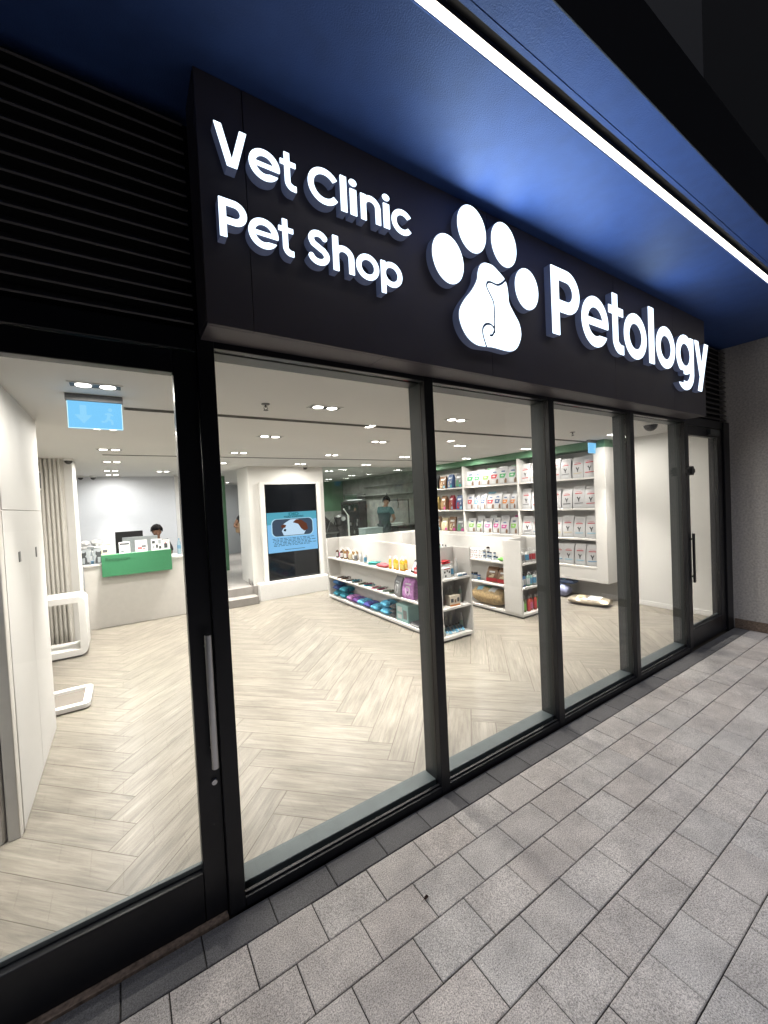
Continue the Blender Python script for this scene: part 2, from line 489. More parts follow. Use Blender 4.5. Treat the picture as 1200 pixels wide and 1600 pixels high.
# facade backing above the glass
tag(B('facade_wall', 'canopy_dark', None, (-2.4, XW, 2.066, 2.14, 2.7005, 3.80)), 'dark upper shop front wall behind the sign board and louvres', 'wall')
# sign board
SX0, SX1, SY, SZ0, SZ1 = 0.33, 5.392, 1.767, 2.652, 3.675
sb = thing('sign_board', 'long dark fascia board carrying the lit white lettering and paw', 'sign', ((SX0 + SX1) / 2, SY, SZ0))
cx = (SX0 + SX1) / 2
seams = [SX0, 0.52, 2.02, 3.52, 4.62, SX1]
for a, b in zip(seams, seams[1:]):
    B('panel', 'sign_panel', sb, (a - cx + 0.0012, b - cx - 0.0012, 0.0, 0.02, 0.0, SZ1 - SZ0), bevel=0.0015)
seams2 = [SX0 + 0.001, 1.2, 2.45, 3.7, 4.9, SX1 - 0.001]
for a, b in zip(seams2, seams2[1:]):
    B('underside_panel', 'sign_panel', sb, (a - cx + 0.001, b - cx - 0.001, 0.0215, GY - SY - 0.012, 0.0, 0.020), bevel=0.001)
for x in (SX0, SX1 - 0.02):
    B('end_panel', 'sign_panel', sb, (x - cx, x - cx + 0.02, 0.0215, GY - SY + 0.004, 0.021, SZ1 - SZ0))
B('backing_board', 'recess_dark', sb, (SX0 - cx + 0.021, SX1 - cx - 0.021, 0.0215, 0.03, 0.021, SZ1 - SZ0))
# canopy
CZ = 3.677
can = thing('canopy', 'blue painted canopy soffit above the sign, lit along its edge', 'canopy', (2.5, 1.5, CZ))
def cb(name, m_, x0, x1, y0, y1, z0, z1, bevel=0):
    return B(name, m_, can, (x0 - 2.5, x1 - 2.5, y0 - 1.5, y1 - 1.5, z0 - CZ, z1 - CZ), bevel=bevel)
cb('soffit_panel', 'soffit_blue', -3.5, 12, 1.150, 2.066, CZ, CZ + 0.05)
cb('light_channel', 'canopy_dark', -3.5, 12, 1.062, 1.149, CZ + 0.03, CZ + 0.05)
cb('edge_panel', 'soffit_blue', -3.5, 12, 0.884, 1.036, CZ - 0.002, CZ + 0.05, 0.002)
cb('edge_trim', 'soffit_blue', -3.5, 12, 1.038, 1.061, CZ - 0.002, CZ + 0.05, 0.001)
cb('fascia', 'canopy_dark', -3.5, 12, 0.876, 0.8835, CZ - 0.008, CZ + 0.42, 0.002)
cb('roof_deck', 'canopy_dark', -3.5, 12, 0.884, 2.6, CZ + 0.40, CZ + 0.42)
# LED strip: housing + diffuser, gives off its own light
st = thing('light_strip', 'long bright warm white light strip along the canopy edge', 'light', (2.5, 1.124, CZ))
SXL = 0.86 - 2.5
B('diffuser', 'strip_light', st, (SXL, 9.4, -0.017, 0.017, -0.0015, 0.004))
B('housing', 'canopy_dark', st, (SXL, 9.4, -0.0185, 0.0185, 0.0045, 0.028))
# rough wall on the right with granite skirting
rw = thing('side_wall', 'rough grey textured wall at the right end of the shop front', 'wall', (XW, 0, 0))
B('wall_face', 'stucco', rw, (0, 0.4, -1.6, GY + 0.16, 0.0, 3.676))
B('skirting', 'granite', rw, (-0.012, -0.0005, -1.6, GY - 0.02, 0.0, 0.125), bevel=0.003)
tag(B('upper_building', mat('upper_dark', (0.003, 0.0035, 0.006), 0.8, noise=0.1), None, (8.5, 20, 2.7, 6, 4.6, 22)), 'dark upper storeys rising beyond the canopy into the night', 'building')

# ------------------------------------------------------------------ lettering from signed-distance strokes
def contours(F, xs, ys):
    """marching squares, F>0 inside; returns closed loops"""
    segs = {}
    ny, nx = F.shape
    def ix(i, j, d):   # edge id and point
        if d == 0:
            t = F[j, i] / (F[j, i] - F[j, i + 1]); return (i, j, 0), (xs[i] + t * (xs[i + 1] - xs[i]), ys[j])
        t = F[j, i] / (F[j, i] - F[j + 1, i]); return (i, j, 1), (xs[i], ys[j] + t * (ys[j + 1] - ys[j]))
    pts = {}
    S = F > 0
    c = S[:-1, :-1] * 1 + S[:-1, 1:] * 2 + S[1:, 1:] * 4 + S[1:, :-1] * 8
    for j, i in zip(*np.nonzero((c > 0) & (c < 15))):
        k = c[j, i]
        e = {'b': (i, j, 0), 'r': (i + 1, j, 1), 't': (i, j + 1, 0), 'l': (i, j, 1)}
        T = {1: ['lb'], 2: ['br'], 3: ['lr'], 4: ['rt'], 5: ['lt', 'rb'], 6: ['bt'], 7: ['lt'], 8: ['tl'], 9: ['tb'], 10: ['bl', 'tr'], 11: ['tr'], 12: ['rl'], 13: ['rb'], 14: ['bl']}[k]
        for a, b in T:
            ka, pa = ix(*e[a]); kb, pb = ix(*e[b])
            pts[ka] = pa; pts[kb] = pb
            segs.setdefault(ka, []).append(kb); segs.setdefault(kb, []).append(ka)
    loops = []; seen = set()
    for s in list(segs):
        if s in seen: continue
        lp = [s]; seen.add(s); cur = s
        while True:
            nx_ = [q for q in segs[cur] if q not in seen]
            if not nx_: break
            cur = nx_[0]; seen.add(cur); lp.append(cur)
        if len(lp) > 5:
            P = [pts[q] for q in lp]
            loops.append(P)
    return loops

def clean(P, eps):
    """drop nearly collinear points"""
    out = list(P); ch = True
    while ch and len(out) > 8:
        ch = False; q = []; n = len(out); i = 0
        while i < n:
            a, b, c = out[i - 1] if not q else q[-1], out[i], out[(i + 1) % n]
            d = math.hypot(c[0] - a[0], c[1] - a[1])
            if d > 1e-9 and abs((c[0] - a[0]) * (a[1] - b[1]) - (a[0] - b[0]) * (c[1] - a[1])) / d < eps and i + 1 < n:
                q.append(c); i += 2; ch = True
            else:
                q.append(b); i += 1
        if len(q) >= len(out): break
        out = q
        if len(out) < len(P) * 0.3: break
    return out

def sdf_mesh(F, xs, ys, y0, y1):
    cu = bpy.data.curves.new('outline', 'CURVE'); cu.dimensions = '2D'; cu.fill_mode = 'BOTH'
    for lp in contours(F, xs, ys):
        lp = clean(lp, 0.0002)
        sp = cu.splines.new('POLY'); sp.points.add(len(lp) - 1)
        for p, q in zip(sp.points, lp): p.co = (q[0], q[1], 0, 1)
        sp.use_cyclic_u = True
    cu.extrude = abs(y1 - y0) / 2
    o = bpy.data.objects.new('tmp', cu); COL.objects.link(o)
    me = bpy.data.meshes.new_from_object(o.evaluated_get(bpy.context.evaluated_depsgraph_get()))
    bpy.data.objects.remove(o); bpy.data.curves.remove(cu)
    me.transform(Matrix.Rotation(PI / 2, 4, 'X'))
    me.transform(Matrix.Translation((0, (y0 + y1) / 2, 0)))
    return me

class G:
    """glyph canvas in units of cap height"""
    def __init__(s, x0, x1, y0, y1, n=110):
        s.xs = np.linspace(x0, x1, int((x1 - x0) * n)); s.ys = np.linspace(y0, y1, int((y1 - y0) * n))
        s.X, s.Y = np.meshgrid(s.xs, s.ys); s.F = np.full(s.X.shape, -9.0)
    def add(s, f): s.F = np.maximum(s.F, f); return s
    def cut(s, f): s.F = np.minimum(s.F, -f); return s
    def rect(s, x0, x1, y0, y1): return np.minimum(np.minimum(s.X - x0, x1 - s.X), np.minimum(s.Y - y0, y1 - s.Y))
    def ell(s, cx, cy, rx, ry, th=0.0):
        c, d = math.cos(th), math.sin(th)
        u = (s.X - cx) * c + (s.Y - cy) * d; v = -(s.X - cx) * d + (s.Y - cy) * c
        return (1 - np.sqrt((u / rx) ** 2 + (v / ry) ** 2)) * min(rx, ry)
    def ring(s, cx, cy, rx, ry, w): return np.minimum(s.ell(cx, cy, rx, ry), -s.ell(cx, cy, rx - w, ry - w))
    def line(s, a, b, w):
        d = np.array(b, float) - np.array(a, float); L = np.hypot(*d); d /= L
        u = (s.X - a[0]) * d[0] + (s.Y - a[1]) * d[1]; v = -(s.X - a[0]) * d[1] + (s.Y - a[1]) * d[0]
        return np.minimum(w / 2 - np.abs(v), np.minimum(u, L - u))
    def path(s, P, w):
        D = np.full(s.X.shape, 9.0)
        for a, b in zip(P, P[1:]):
            dx, dy = b[0] - a[0], b[1] - a[1]; L = dx * dx + dy * dy + 1e-12
            t = np.clip(((s.X - a[0]) * dx + (s.Y - a[1]) * dy) / L, 0, 1)
            D = np.minimum(D, np.hypot(s.X - a[0] - t * dx, s.Y - a[1] - t * dy))
        return w / 2 - D

def arcp(cx, cy, rx, ry, a0, a1, n=24):
    return [(cx + rx * math.cos(math.radians(a0 + (a1 - a0) * i / n)), cy + ry * math.sin(math.radians(a0 + (a1 - a0) * i / n))) for i in range(n + 1)]

XH = 0.79
def glyph(ch, w):
    """w: stroke width; returns canvas, left ink edge and right ink edge"""
    hx = XH / 2; ro = hx + 0.012
    g = G(-0.3, 1.3, -0.42, 1.22)
    if ch == 'V':
        g.add(g.line((w * 0.55, 1.2), (0.47, -0.12), w)); g.add(g.line((0.94 - w * 0.55, 1.2), (0.47, -0.12), w))
        g.F = np.minimum(g.F, g.rect(-1, 2, 0, 1)); return g, 0, 0.94
    if ch == 'y':
        g.add(g.line((w * 0.5, 0.95), (0.42, -0.10), w)); g.F = np.minimum(g.F, np.minimum(g.rect(-1, 2, 0.04, XH), 9))
        g2 = np.minimum(g.line((0.80 - w * 0.5, 0.97), (0.19, -0.50), w), g.rect(-1, 2, -0.28, XH))
        g.add(g2); return g, 0, 0.80
    if ch == 'l': g.add(g.rect(0, w, 0, 1.05)); return g, 0, w
    if ch == 'i': g.add(g.rect(0.01, 0.01 + w, 0, XH - 0.01)); g.add(g.ell(0.01 + w / 2, 0.97, w * 0.58, w * 0.58)); return g, 0, w + 0.02
    if ch == 'o': g.add(g.ring(ro, hx, ro, ro, w)); return g, 0, 2 * ro
    if ch == 'e':
        g.add(g.ring(ro, hx, ro, ro, w * 0.98))
        g.cut(g.rect(ro, 2, hx - 0.20, hx - w * 0.36))
        g.add(np.minimum(g.rect(w * 0.5, 2 * ro - 0.012, hx - w * 0.38, hx + w * 0.30), g.ell(ro, hx, ro, ro)))
        return g, 0, 2 * ro
    if ch in 'cC':
        r = ro if ch == 'c' else 0.515; cy = hx if ch == 'c' else 0.5
        g.add(g.ring(r, cy, r, r, w))
        k = 0.75
        g.cut(np.minimum(np.minimum((g.X - r * 1.02) * k - (g.Y - cy), (g.X - r * 1.02) * k + (g.Y - cy)), g.X - r))
        return g, 0, 2 * r * 0.93
    if ch == 't':
        x = 0.13
        g.add(g.rect(x, x + w, 0.20, 1.0)); g.add(g.rect(0, 0.50, XH - w * 0.83, XH - 0.01))
        q = np.minimum(g.ring(x + 0.25, 0.24, 0.25, 0.25, w), np.minimum(x + 0.26 - g.X, 0.25 - g.Y)); g.add(q)
        g.add(g.rect(x + 0.25, 0.50, -0.010, w * 0.86))
        return g, 0, 0.50
    if ch in 'nh':
        top = XH - 0.01 if ch == 'n' else 1.03
        g.add(g.rect(0, w, 0, top)); wd = 0.66
        r = wd / 2
        g.add(np.minimum(g.ring(r, XH - r + 0.012, r, r, w), g.Y - (XH - r)))
        g.add(g.rect(wd - w, wd, 0, XH - r + 0.012))
        g.F = np.where((g.X < w) & (g.Y > 0) & (g.Y < top) & (g.X > 0), np.maximum(g.F, np.minimum(w - g.X, g.X)), g.F)
        return g, 0, wd
    if ch == 'p':
        g.add(g.ring(ro, hx, ro, ro, w)); g.add(g.rect(0, w, -0.27, XH - 0.01)); return g, 0, 2 * ro
    if ch == 'g':
        g.add(g.ring(ro, hx, ro, ro, w)); g.add(g.rect(2 * ro - w, 2 * ro, 0.0, XH - 0.01))
        g.add(np.minimum(g.ring(ro, 0.055, ro, ro * 0.95, w), -(g.Y - 0.06)))
        g.cut(np.minimum(np.minimum((ro * 0.8 - g.X), 0.06 - g.Y), (g.Y + 0.19) + 0.0 * g.X))
        return g, 0, 2 * ro
    if ch == 'P':
        g.add(g.rect(0, w, 0, 1)); r = 0.325
        g.add(g.rect(w * 0.5, 0.38, 1 - w, 1)); g.add(g.rect(w * 0.5, 0.38, 1 - 2 * r, 1 - 2 * r + w))
        g.add(np.minimum(g.ring(0.375, 1 - r, r, r, w), g.X - 0.37)); return g, 0, 0.70
    if ch == 'S':
        P = arcp(0.37, 0.735, 0.225, 0.18, 28, 200, 18) + [(0.20, 0.60), (0.36, 0.52), (0.53, 0.44)] + arcp(0.37, 0.285, 0.255, 0.20, 20, -160, 18)
        g.add(g.path(P, w)); 
        g.F = np.minimum(g.F, g.rect(-1, 2, -0.02, 1.02)); return g, 0.03, 0.72

def letter(ch, x0, x1, z0, cap, w, label, group, y0=1.712, yb=1.7665):
    g, a, b = glyph(ch, w)
    sx = (x1 - x0) / (b - a)
    t = thing('sign_letter', label, 'sign letter', (x0, yb, z0), group=group)
    xs, ys = (g.xs - a) * sx, g.ys * cap
    me = sdf_mesh(g.F, xs, ys, y0 - yb + 0.004, -0.0005)
    obj('return', me, 'sign_return', t, smooth=25)
    me = sdf_mesh(g.F - 0.004, xs, ys, y0 - yb, y0 - yb + 0.0035)
    obj('lit_face', me, 'sign_face', t, smooth=0)
    return t

VC = [('V', .376, .526, 'capital V starting the word Vet'), ('e', .520, .654, 'letter e of the word Vet'), ('t', .656, .728, 'letter t ending the word Vet'),
      ('C', .784, .938, 'capital C starting the word Clinic'), ('l', .949, .984, 'letter l of the word Clinic'), ('i', .998, 1.040, 'first letter i of the word Clinic'), ('n', 1.059, 1.176, 'letter n of the word Clinic'), ('i', 1.190, 1.233, 'second letter i of the word Clinic'), ('c', 1.243, 1.372, 'small letter c ending the word Clinic')]
for ch, a, b, lb in VC: letter(ch, a, b, 3.284, 0.160, 0.180, 'white lit ' + lb, 'lit letters of Vet Clinic')
PS = [('P', .388, .500, 'capital P starting the word Pet'), ('e', .503, .632, 'letter e of the word Pet'), ('t', .633, .701, 'letter t ending the word Pet'),
      ('S', .768, .876, 'capital S starting the word Shop'), ('h', .893, 1.008, 'letter h of the word Shop'), ('o', 1.018, 1.150, 'letter o of the word Shop'), ('p', 1.161, 1.294, 'letter p ending the word Shop')]
for ch, a, b, lb in PS: letter(ch, a, b, 2.992, 0.156, 0.180, 'white lit ' + lb, 'lit letters of Pet Shop')
PE = [('P', 2.585, 2.930, 'tall capital P starting the long word'), ('e', 2.950, 3.325, 'letter e after the tall capital P'), ('t', 3.332, 3.560, 'large letter t left of a round o'),
      ('o', 3.567, 3.955, 'large letter o right of the large t'), ('l', 3.998, 4.100, 'large letter l between two round letters o'), ('o', 4.135, 4.518, 'large letter o left of the large g'), ('g', 4.545, 4.945, 'large letter g with its hooked tail'), ('y', 4.950, 5.350, 'large letter y at the right end of the sign')]
for ch, a, b, lb in PE: letter(ch, a, b, 3.008, 0.478, 0.183, 'white lit ' + lb, 'lit letters of Petology')
# paw logo
TOES = [(1.627, 3.248, .119, .14, .20, 'lowest left toe pad of the lit paw logo'), (1.827, 3.478, .119, .139, .12, 'upper left toe pad of the lit paw logo'), (2.109, 3.471, .118, .139, .12, 'upper right toe pad of the lit paw logo'), (2.319, 3.246, .12, .136, .03, 'right toe pad of the lit paw logo beside the capital P')]
def plate(name, label, F, xs, ys, x0, z0, group=None):
    t = thing(name, label, 'logo', (x0, 1.7665, z0), group=group)
    obj('return', sdf_mesh(F, xs, ys, -0.0505, -0.0005), 'sign_return', t, smooth=25)
    obj('lit_face', sdf_mesh(F - 0.003, xs, ys, -0.0545, -0.051), 'sign_face', t, smooth=0)
    return t
for cx_, cz_, a, b, th, lb in TOES:
    g = G(-0.2, 0.2, -0.2, 0.2, 260); g.add(g.ell(0, 0, a, b, th))
    plate('paw_toe', 'white ' + lb, g.F, g.xs, g.ys, cx_, cz_, 'toe pads of the paw logo')
BODY = [(1.925, 3.312), (1.882, 3.287), (1.859, 3.24), (1.847, 3.188), (1.803, 3.12), (1.737, 3.048), (1.696, 2.983), (1.691, 2.926), (1.715, 2.867), (1.762, 2.82), (1.83, 2.795), (1.907, 2.797), (1.975, 2.803), (2.122, 2.803), (2.198, 2.84), (2.242, 2.923), (2.229, 3.001), (2.178, 3.062), (2.137, 3.114), (2.131, 3.174), (2.121, 3.223), (2.103, 3.254), (2.085, 3.27), (2.041, 3.293), (1.992, 3.314)]
LINE = [(2.125, 3.262), (2.101, 3.247), (2.075, 3.225), (2.03, 3.202), (1.974, 3.204), (1.942, 3.195), (1.934, 3.165), (1.965, 3.122), (1.990, 3.082), (1.993, 3.014), (1.991, 2.950), (1.983, 2.905), (1.965, 2.880), (1.945, 2.876)]
LINE2 = [(1.991, 2.905), (1.980, 2.930), (1.955, 2.944), (1.915, 2.938), (1.888, 2.913), (1.882, 2.883), (1.892, 2.843), (1.923, 2.775)]
def smoothp(P, closed, k=6):
    n = len(P); out = []
    R = range(n) if closed else range(n - 1)
    for i in R:
        p0 = P[i - 1] if (closed or i > 0) else P[i]; p1 = P[i]; p2 = P[(i + 1) % n]; p3 = P[(i + 2) % n] if (closed or i + 2 < n) else p2
        for j in range(k):
            t = j / k
            out.append(tuple(0.5 * ((2 * p1[c]) + (-p0[c] + p2[c]) * t + (2 * p0[c] - 5 * p1[c] + 4 * p2[c] - p3[c]) * t * t + (-p0[c] + 3 * p1[c] - 3 * p2[c] + p3[c]) * t ** 3) for c in (0, 1)))
    if not closed: out.append(P[-1])
    return out
g = G(1.62, 2.32, 2.72, 3.38, 300)
bp_ = smoothp(BODY, True)
inside = np.zeros(g.X.shape, bool)
for (ax_, ay_), (bx_, by_) in zip(bp_, bp_[1:] + bp_[:1]):
    c = (ay_ > g.Y) != (by_ > g.Y)
    xi = (bx_ - ax_) * (g.Y - ay_) / ((by_ - ay_) if abs(by_ - ay_) > 1e-12 else 1e-12) + ax_
    inside ^= c & (g.X < xi)
d = -g.path(bp_ + bp_[:1], 0)
body = np.where(inside, d, -d)
g.F = body.copy()
g.cut(g.path(smoothp(LINE, False), 0.015)); g.cut(g.path(smoothp(LINE2, False), 0.015))
xs_, ys_ = g.xs - 1.95, g.ys - 2.8
t = thing('paw_pad', 'white lit main paw pad split into a dog and cat by a curved line', 'logo', (1.95, 1.7665, 2.8))
obj('return', sdf_mesh(body, xs_, ys_, -0.0505, -0.0005), 'sign_return', t, smooth=25)
dk = body - 0.004
obj('dark_line_inlay', sdf_mesh(dk, xs_, ys_, -0.0518, -0.051), mat('inlay_blue', (0.01, 0.03, 0.08), 0.5), t, smooth=0)
obj('lit_face', sdf_mesh(np.minimum(g.F, dk), xs_, ys_, -0.0555, -0.0522), 'sign_face', t, smooth=0)

# the lit faces' own light: flat lamps lying on the white faces, smaller than the faces
def face_light(t, dx, dz, w_, h_, watts, ell=True):
    l = bpy.data.lights.new('face_light', 'AREA'); l.shape = 'ELLIPSE' if ell else 'RECTANGLE'; l.size = w_; l.size_y = h_
    l.energy = watts; l.color = (0.58, 0.78, 1.0)
    o = bpy.data.objects.new('face_light', l); COL.objects.link(o); o.parent = t; o.location = (dx, -0.0575, dz)
    o.rotation_euler = (-PI / 2, 0, 0)         # shines along -y
for o in list(COL.objects):
    if o.get('category') == 'logo':
        if o.name.startswith('paw_toe'): face_light(o, 0, 0, 0.17, 0.20, 1.9 if 'upper' in o['label'] else 4.5)
        elif o.name.startswith('paw_pad'): face_light(o, -0.15, 0.15, 0.12, 0.18, 2.5); face_light(o, 0.17, 0.13, 0.10, 0.16, 2.0)
    elif o.get('category') == 'sign letter' and o.get('group') == 'lit letters of Petology':
        if 'capital P' in o['label']: face_light(o, 0.047, 0.22, 0.05, 0.38, 4.5, False)
        elif 'letter l' in o['label']: face_light(o, 0.051, 0.24, 0.05, 0.40, 4.5, False)
# ------------------------------------------------------------------ interior shell
CH = 2.74
struct(B('ceiling', 'ceiling_white', None, (-2.4, 7.06, YI + 0.012, 16.2, CH, CH + 0.06)))
def wall(label, m_, *b, name='wall'):
    return tag(B(name, m_, None, *b), label, 'wall')
wall('plain white side wall seen through the windows beside the side door', 'white_wall', (7.06, 7.2, 2.145, 8.4, 0, 2.80))
tag(B('baseboard', 'white_trim', None, (7.045, 7.0595, 2.145, 3.9, 0.0005, 0.075), bevel=0.002), 'thin white baseboard along the plain side wall', 'baseboard')
wall('grey concrete panelled wall of the grooming room behind the groomer', 'concrete', (7.06, 7.2, 8.401, 13.7, 0, 2.80))
wall('green painted end wall of the grooming room', 'green_wall', (3.9, 7.2, 13.70, 13.84, 1.62, 2.80))
wall('grey lower end wall of the grooming room under the green paint', 'concrete', (3.9, 7.2, 13.69, 13.84, 0, 1.619))
wall('white partition wall closing the grooming room on the left', 'white_wall', (3.84, 3.90, 8.66, 13.69, 0.3, 2.739))
wall('white far wall at the end of the corridor', 'white_wall', (2.0, 3.9, 15.9, 16.0, 0.3, 2.739))
wall('white wall on the left side of the corridor', 'white_wall', (1.9, 2.0, 11.07, 16.0, 0.3, 2.739))
wall('grey corridor return wall with a dark skirting', mat('grey_wall', (0.52, 0.54, 0.56), 0.6, noise=0.03), (3.0, 3.839, 15.0, 15.05, 0.3, 2.739))
tag(B('red_switch', mat('red_switch', (0.5, 0.03, 0.03), 0.4), None, (2.52, 2.66, 15.87, 15.899, 1.65, 1.85), bevel=0.006), 'small red square fire call box on the corridor wall', 'call box')
wall('white wall at the far left behind the cupboard block', 'white_wall', (-1.14, -1.03, 4.61, 8.0, 0, 2.739))
wall('white shop wall closing the left side', 'white_wall', (-2.5, -2.4, 2.14, 3.4, 0, 2.80))
struct(B('raised_floor', 'grey_tile', None, (-2.4, 7.06, 8.26, 16.2, 0.0, 0.30)))
# reception niche
wall('white back wall of the reception niche', mat('niche_wall', (0.74, 0.76, 0.80), 0.6, noise=0.02), (-0.86, 1.08, 10.95, 11.06, 0.3, 2.739))
tag(B('niche_jamb', 'white_trim', None, (1.081, 1.16, 10.80, 11.06, 0.3, 2.739), bevel=0.003), 'white upright trim between the reception niche and the green wall', 'trim')
wall('white left side wall of the reception niche', 'white_wall', (-0.98, -0.861, 8.3, 11.06, 0.3, 2.739))
wall('green wall strip right of the reception niche', 'green_wall', (1.161, 2.24, 10.93, 11.06, 0.3, 2.739))
# left cupboard block with reeded face and fluted front
bl = thing('cupboard_block', 'full height white reeded cupboard block at the left edge behind the entrance door', 'cupboard', (-1.5, 3.2, 0))
mr_ = bpy.data.materials.new('reeded'); mr_.use_nodes = True
nt = mr_.node_tree; b_ = nt.nodes['Principled BSDF']; b_.inputs['Base Color'].default_value = (0.76, 0.75, 0.73, 1); b_.inputs['Roughness'].default_value = 0.55
tc = nt.nodes.new('ShaderNodeTexCoord'); wv = nt.nodes.new('ShaderNodeTexWave'); wv.bands_direction = 'Y'; wv.inputs['Scale'].default_value = 16; wv.inputs['Distortion'].default_value = 0.3
nt.links.new(tc.outputs['Object'], wv.inputs['Vector']); bpn = nt.nodes.new('ShaderNodeBump'); bpn.inputs['Strength'].default_value = 0.5; bpn.inputs['Distance'].default_value = 0.006
nt.links.new(wv.outputs['Fac'], bpn.inputs['Height']); nt.links.new(bpn.outputs[0], b_.inputs['Normal'])
M['reeded'] = mr_
B('carcass', 'flute_white', bl, (-0.9, 0.882, 0.03, 1.41, 0, CH - 0.001))
g4 = 0.004
B('upper_door', 'reeded', bl, (0.8825, 0.90, 0.03, 1.41, 1.945 + g4, CH - 0.002), bevel=0.002)
B('door', 'reeded', bl, (0.8825, 0.90, 0.03, 0.72 - g4 / 2, 0.012, 1.945), bevel=0.002)
B('door', 'reeded', bl, (0.8825, 0.90, 0.72 + g4 / 2, 1.41, 0.012, 1.945), bevel=0.002)
B('socket_plate', 'mid_grey', bl, (0.9005, 0.905, 0.38, 0.43, 1.60, 1.67), bevel=0.002)
B('socket_plate', 'mid_grey', bl, (0.9005, 0.905, 0.99, 1.03, 1.58, 1.66), bevel=0.002)
for i in range(24):
    x = 0.862 - i * 0.075
    bm = bmesh.new()
    prism(bm, [(x - 0.034, 0.0), (x - 0.028, -0.024), (x + 0.026, -0.024), (x + 0.034, 0.0), (x + 0.034, 0.029), (x - 0.034, 0.029)], 'z', 0.002, CH - 0.002)
    obj('flute', bm, 'flute_white', bl, bevel=0.004, smooth=40, seg=2)
# fluted pilaster beside the reception
pl_ = thing('fluted_column', 'cream fluted column left of the reception desk', 'column', (-0.86, 7.5, 0))
B('core', 'flute_white', pl_, (-0.17, 0.16, 0.02, 0.6, 0, CH - 0.001))
for i in range(6):
    x = -0.145 + i * 0.052
    bm = bmesh.new()
    prism(bm, [(x + 0.020 * math.cos(a), -0.0 - 0.026 * math.sin(a)) for a in [PI * k / 6 for k in range(7)]] + [(x - 0.020, 0.019), (x + 0.020, 0.019)], 'z', 0.002, CH - 0.002)
    obj('flute', bm, 'flute_white', pl_, smooth=50)
tag(B('pier', 'white_trim', None, (-0.698, -0.60, 7.53, 8.14, 0, CH - 0.001), bevel=0.003), 'plain white pier between the fluted column and the reception desk', 'pier')
sp = thing('wall_speaker', 'small cream loudspeaker fixed high on the fluted column', 'speaker', (-0.99, 7.42, 2.44))
B('cabinet', 'flute_white', sp, (-0.05, 0.06, -0.06, 0.04, -0.16, 0.10), bevel=0.008)
B('grille', 'mid_grey', sp, (-0.04, 0.05, -0.065, -0.0605, -0.14, 0.08), bevel=0.003)
# white rounded display table and floor scale
def rrect(w, h, r, n=6):
    out = []
    for cx, cy, a0 in ((w / 2 - r, h / 2 - r, 0), (-w / 2 + r, h / 2 - r, 90), (-w / 2 + r, -h / 2 + r, 180), (w / 2 - r, -h / 2 + r, 270)):
        for i in range(n + 1):
            a = math.radians(a0 + 90 * i / n); out.append((cx + r * math.cos(a), cy + r * math.sin(a)))
    return out
def loop_frame(bm, w, h, r, th, axis, a, b):
    O, I = rrect(w, h, r), rrect(w - 2 * th, h - 2 * th, max(r - th, 0.01))
    def P(p, t): return {'y': (p[0], t, p[1]), 'z': (p[0], p[1], t)}[axis]
    n = len(O)
    R = [[bm.verts.new(P(p, t)) for p in q] for q, t in ((O, a), (O, b), (I, b), (I, a))]
    for k in range(4):
        q, s = R[k], R[(k + 1) % 4]
        for i in range(n): bm.faces.new((q[i], q[(i + 1) % n], s[(i + 1) % n], s[i]))
tb = thing('loop_table', 'white open frame table with rounded corners beside the fluted column', 'table', (-0.92, 6.98, 0))
bm = bmesh.new(); loop_frame(bm, 0.86, 0.79, 0.09, 0.085, 'y', -0.23, 0.23)
for v in bm.verts: v.co.z += 0.42
obj('frame', bm, 'white_trim', tb, bevel=0.004, smooth=40)
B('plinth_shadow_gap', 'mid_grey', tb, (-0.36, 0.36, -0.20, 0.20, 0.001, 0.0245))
sc_ = thing('pet_scale', 'low white framed floor scale with a dark platform at the foot of the cupboard block', 'scale', (-0.62, 5.16, 0))
bm = bmesh.new(); loop_frame(bm, 0.50, 0.54, 0.06, 0.062, 'z', 0.012, 0.062)
obj('frame', bm, 'white_trim', sc_, bevel=0.006, smooth=40)
B('platform', mat('scale_mat', (.17, .15, .13), .6), sc_, (-0.185, 0.185, -0.205, 0.205, 0.015, 0.034), bevel=0.003)
for x in (-0.2, 0.2):
    for y in (-0.22, 0.22):
        bm = bmesh.new(); lathe(bm, [(0.015, 0.001), (0.015, 0.0115)], x, y, 0, 10)
        obj('foot', bm, 'black_plastic', sc_)
# steps and corridor
st_ = thing('tiled_steps', 'two grey tiled steps leading up to the corridor', 'steps', (1.6, 8.0, 0))
B('lower_step', 'grey_tile', st_, (-0.42, 0.55, -0.03, 0.255, 0.0005, 0.148), bevel=0.004)
B('upper_step', 'grey_tile', st_, (-0.42, 0.52, 0.2555, 0.60, 0.0005, 0.305), bevel=0.004)
bm = bmesh.new(); prism(bm, [(0.24, 0.150), (0.24, 0.26), (0.60, 0.42), (0.60, 0.3055), (0.2560, 0.3055), (0.2560, 0.150)], 'x', 0.5215, 0.535)
obj('skirting_tile', bm, 'grey_tile', st_, smooth=0)
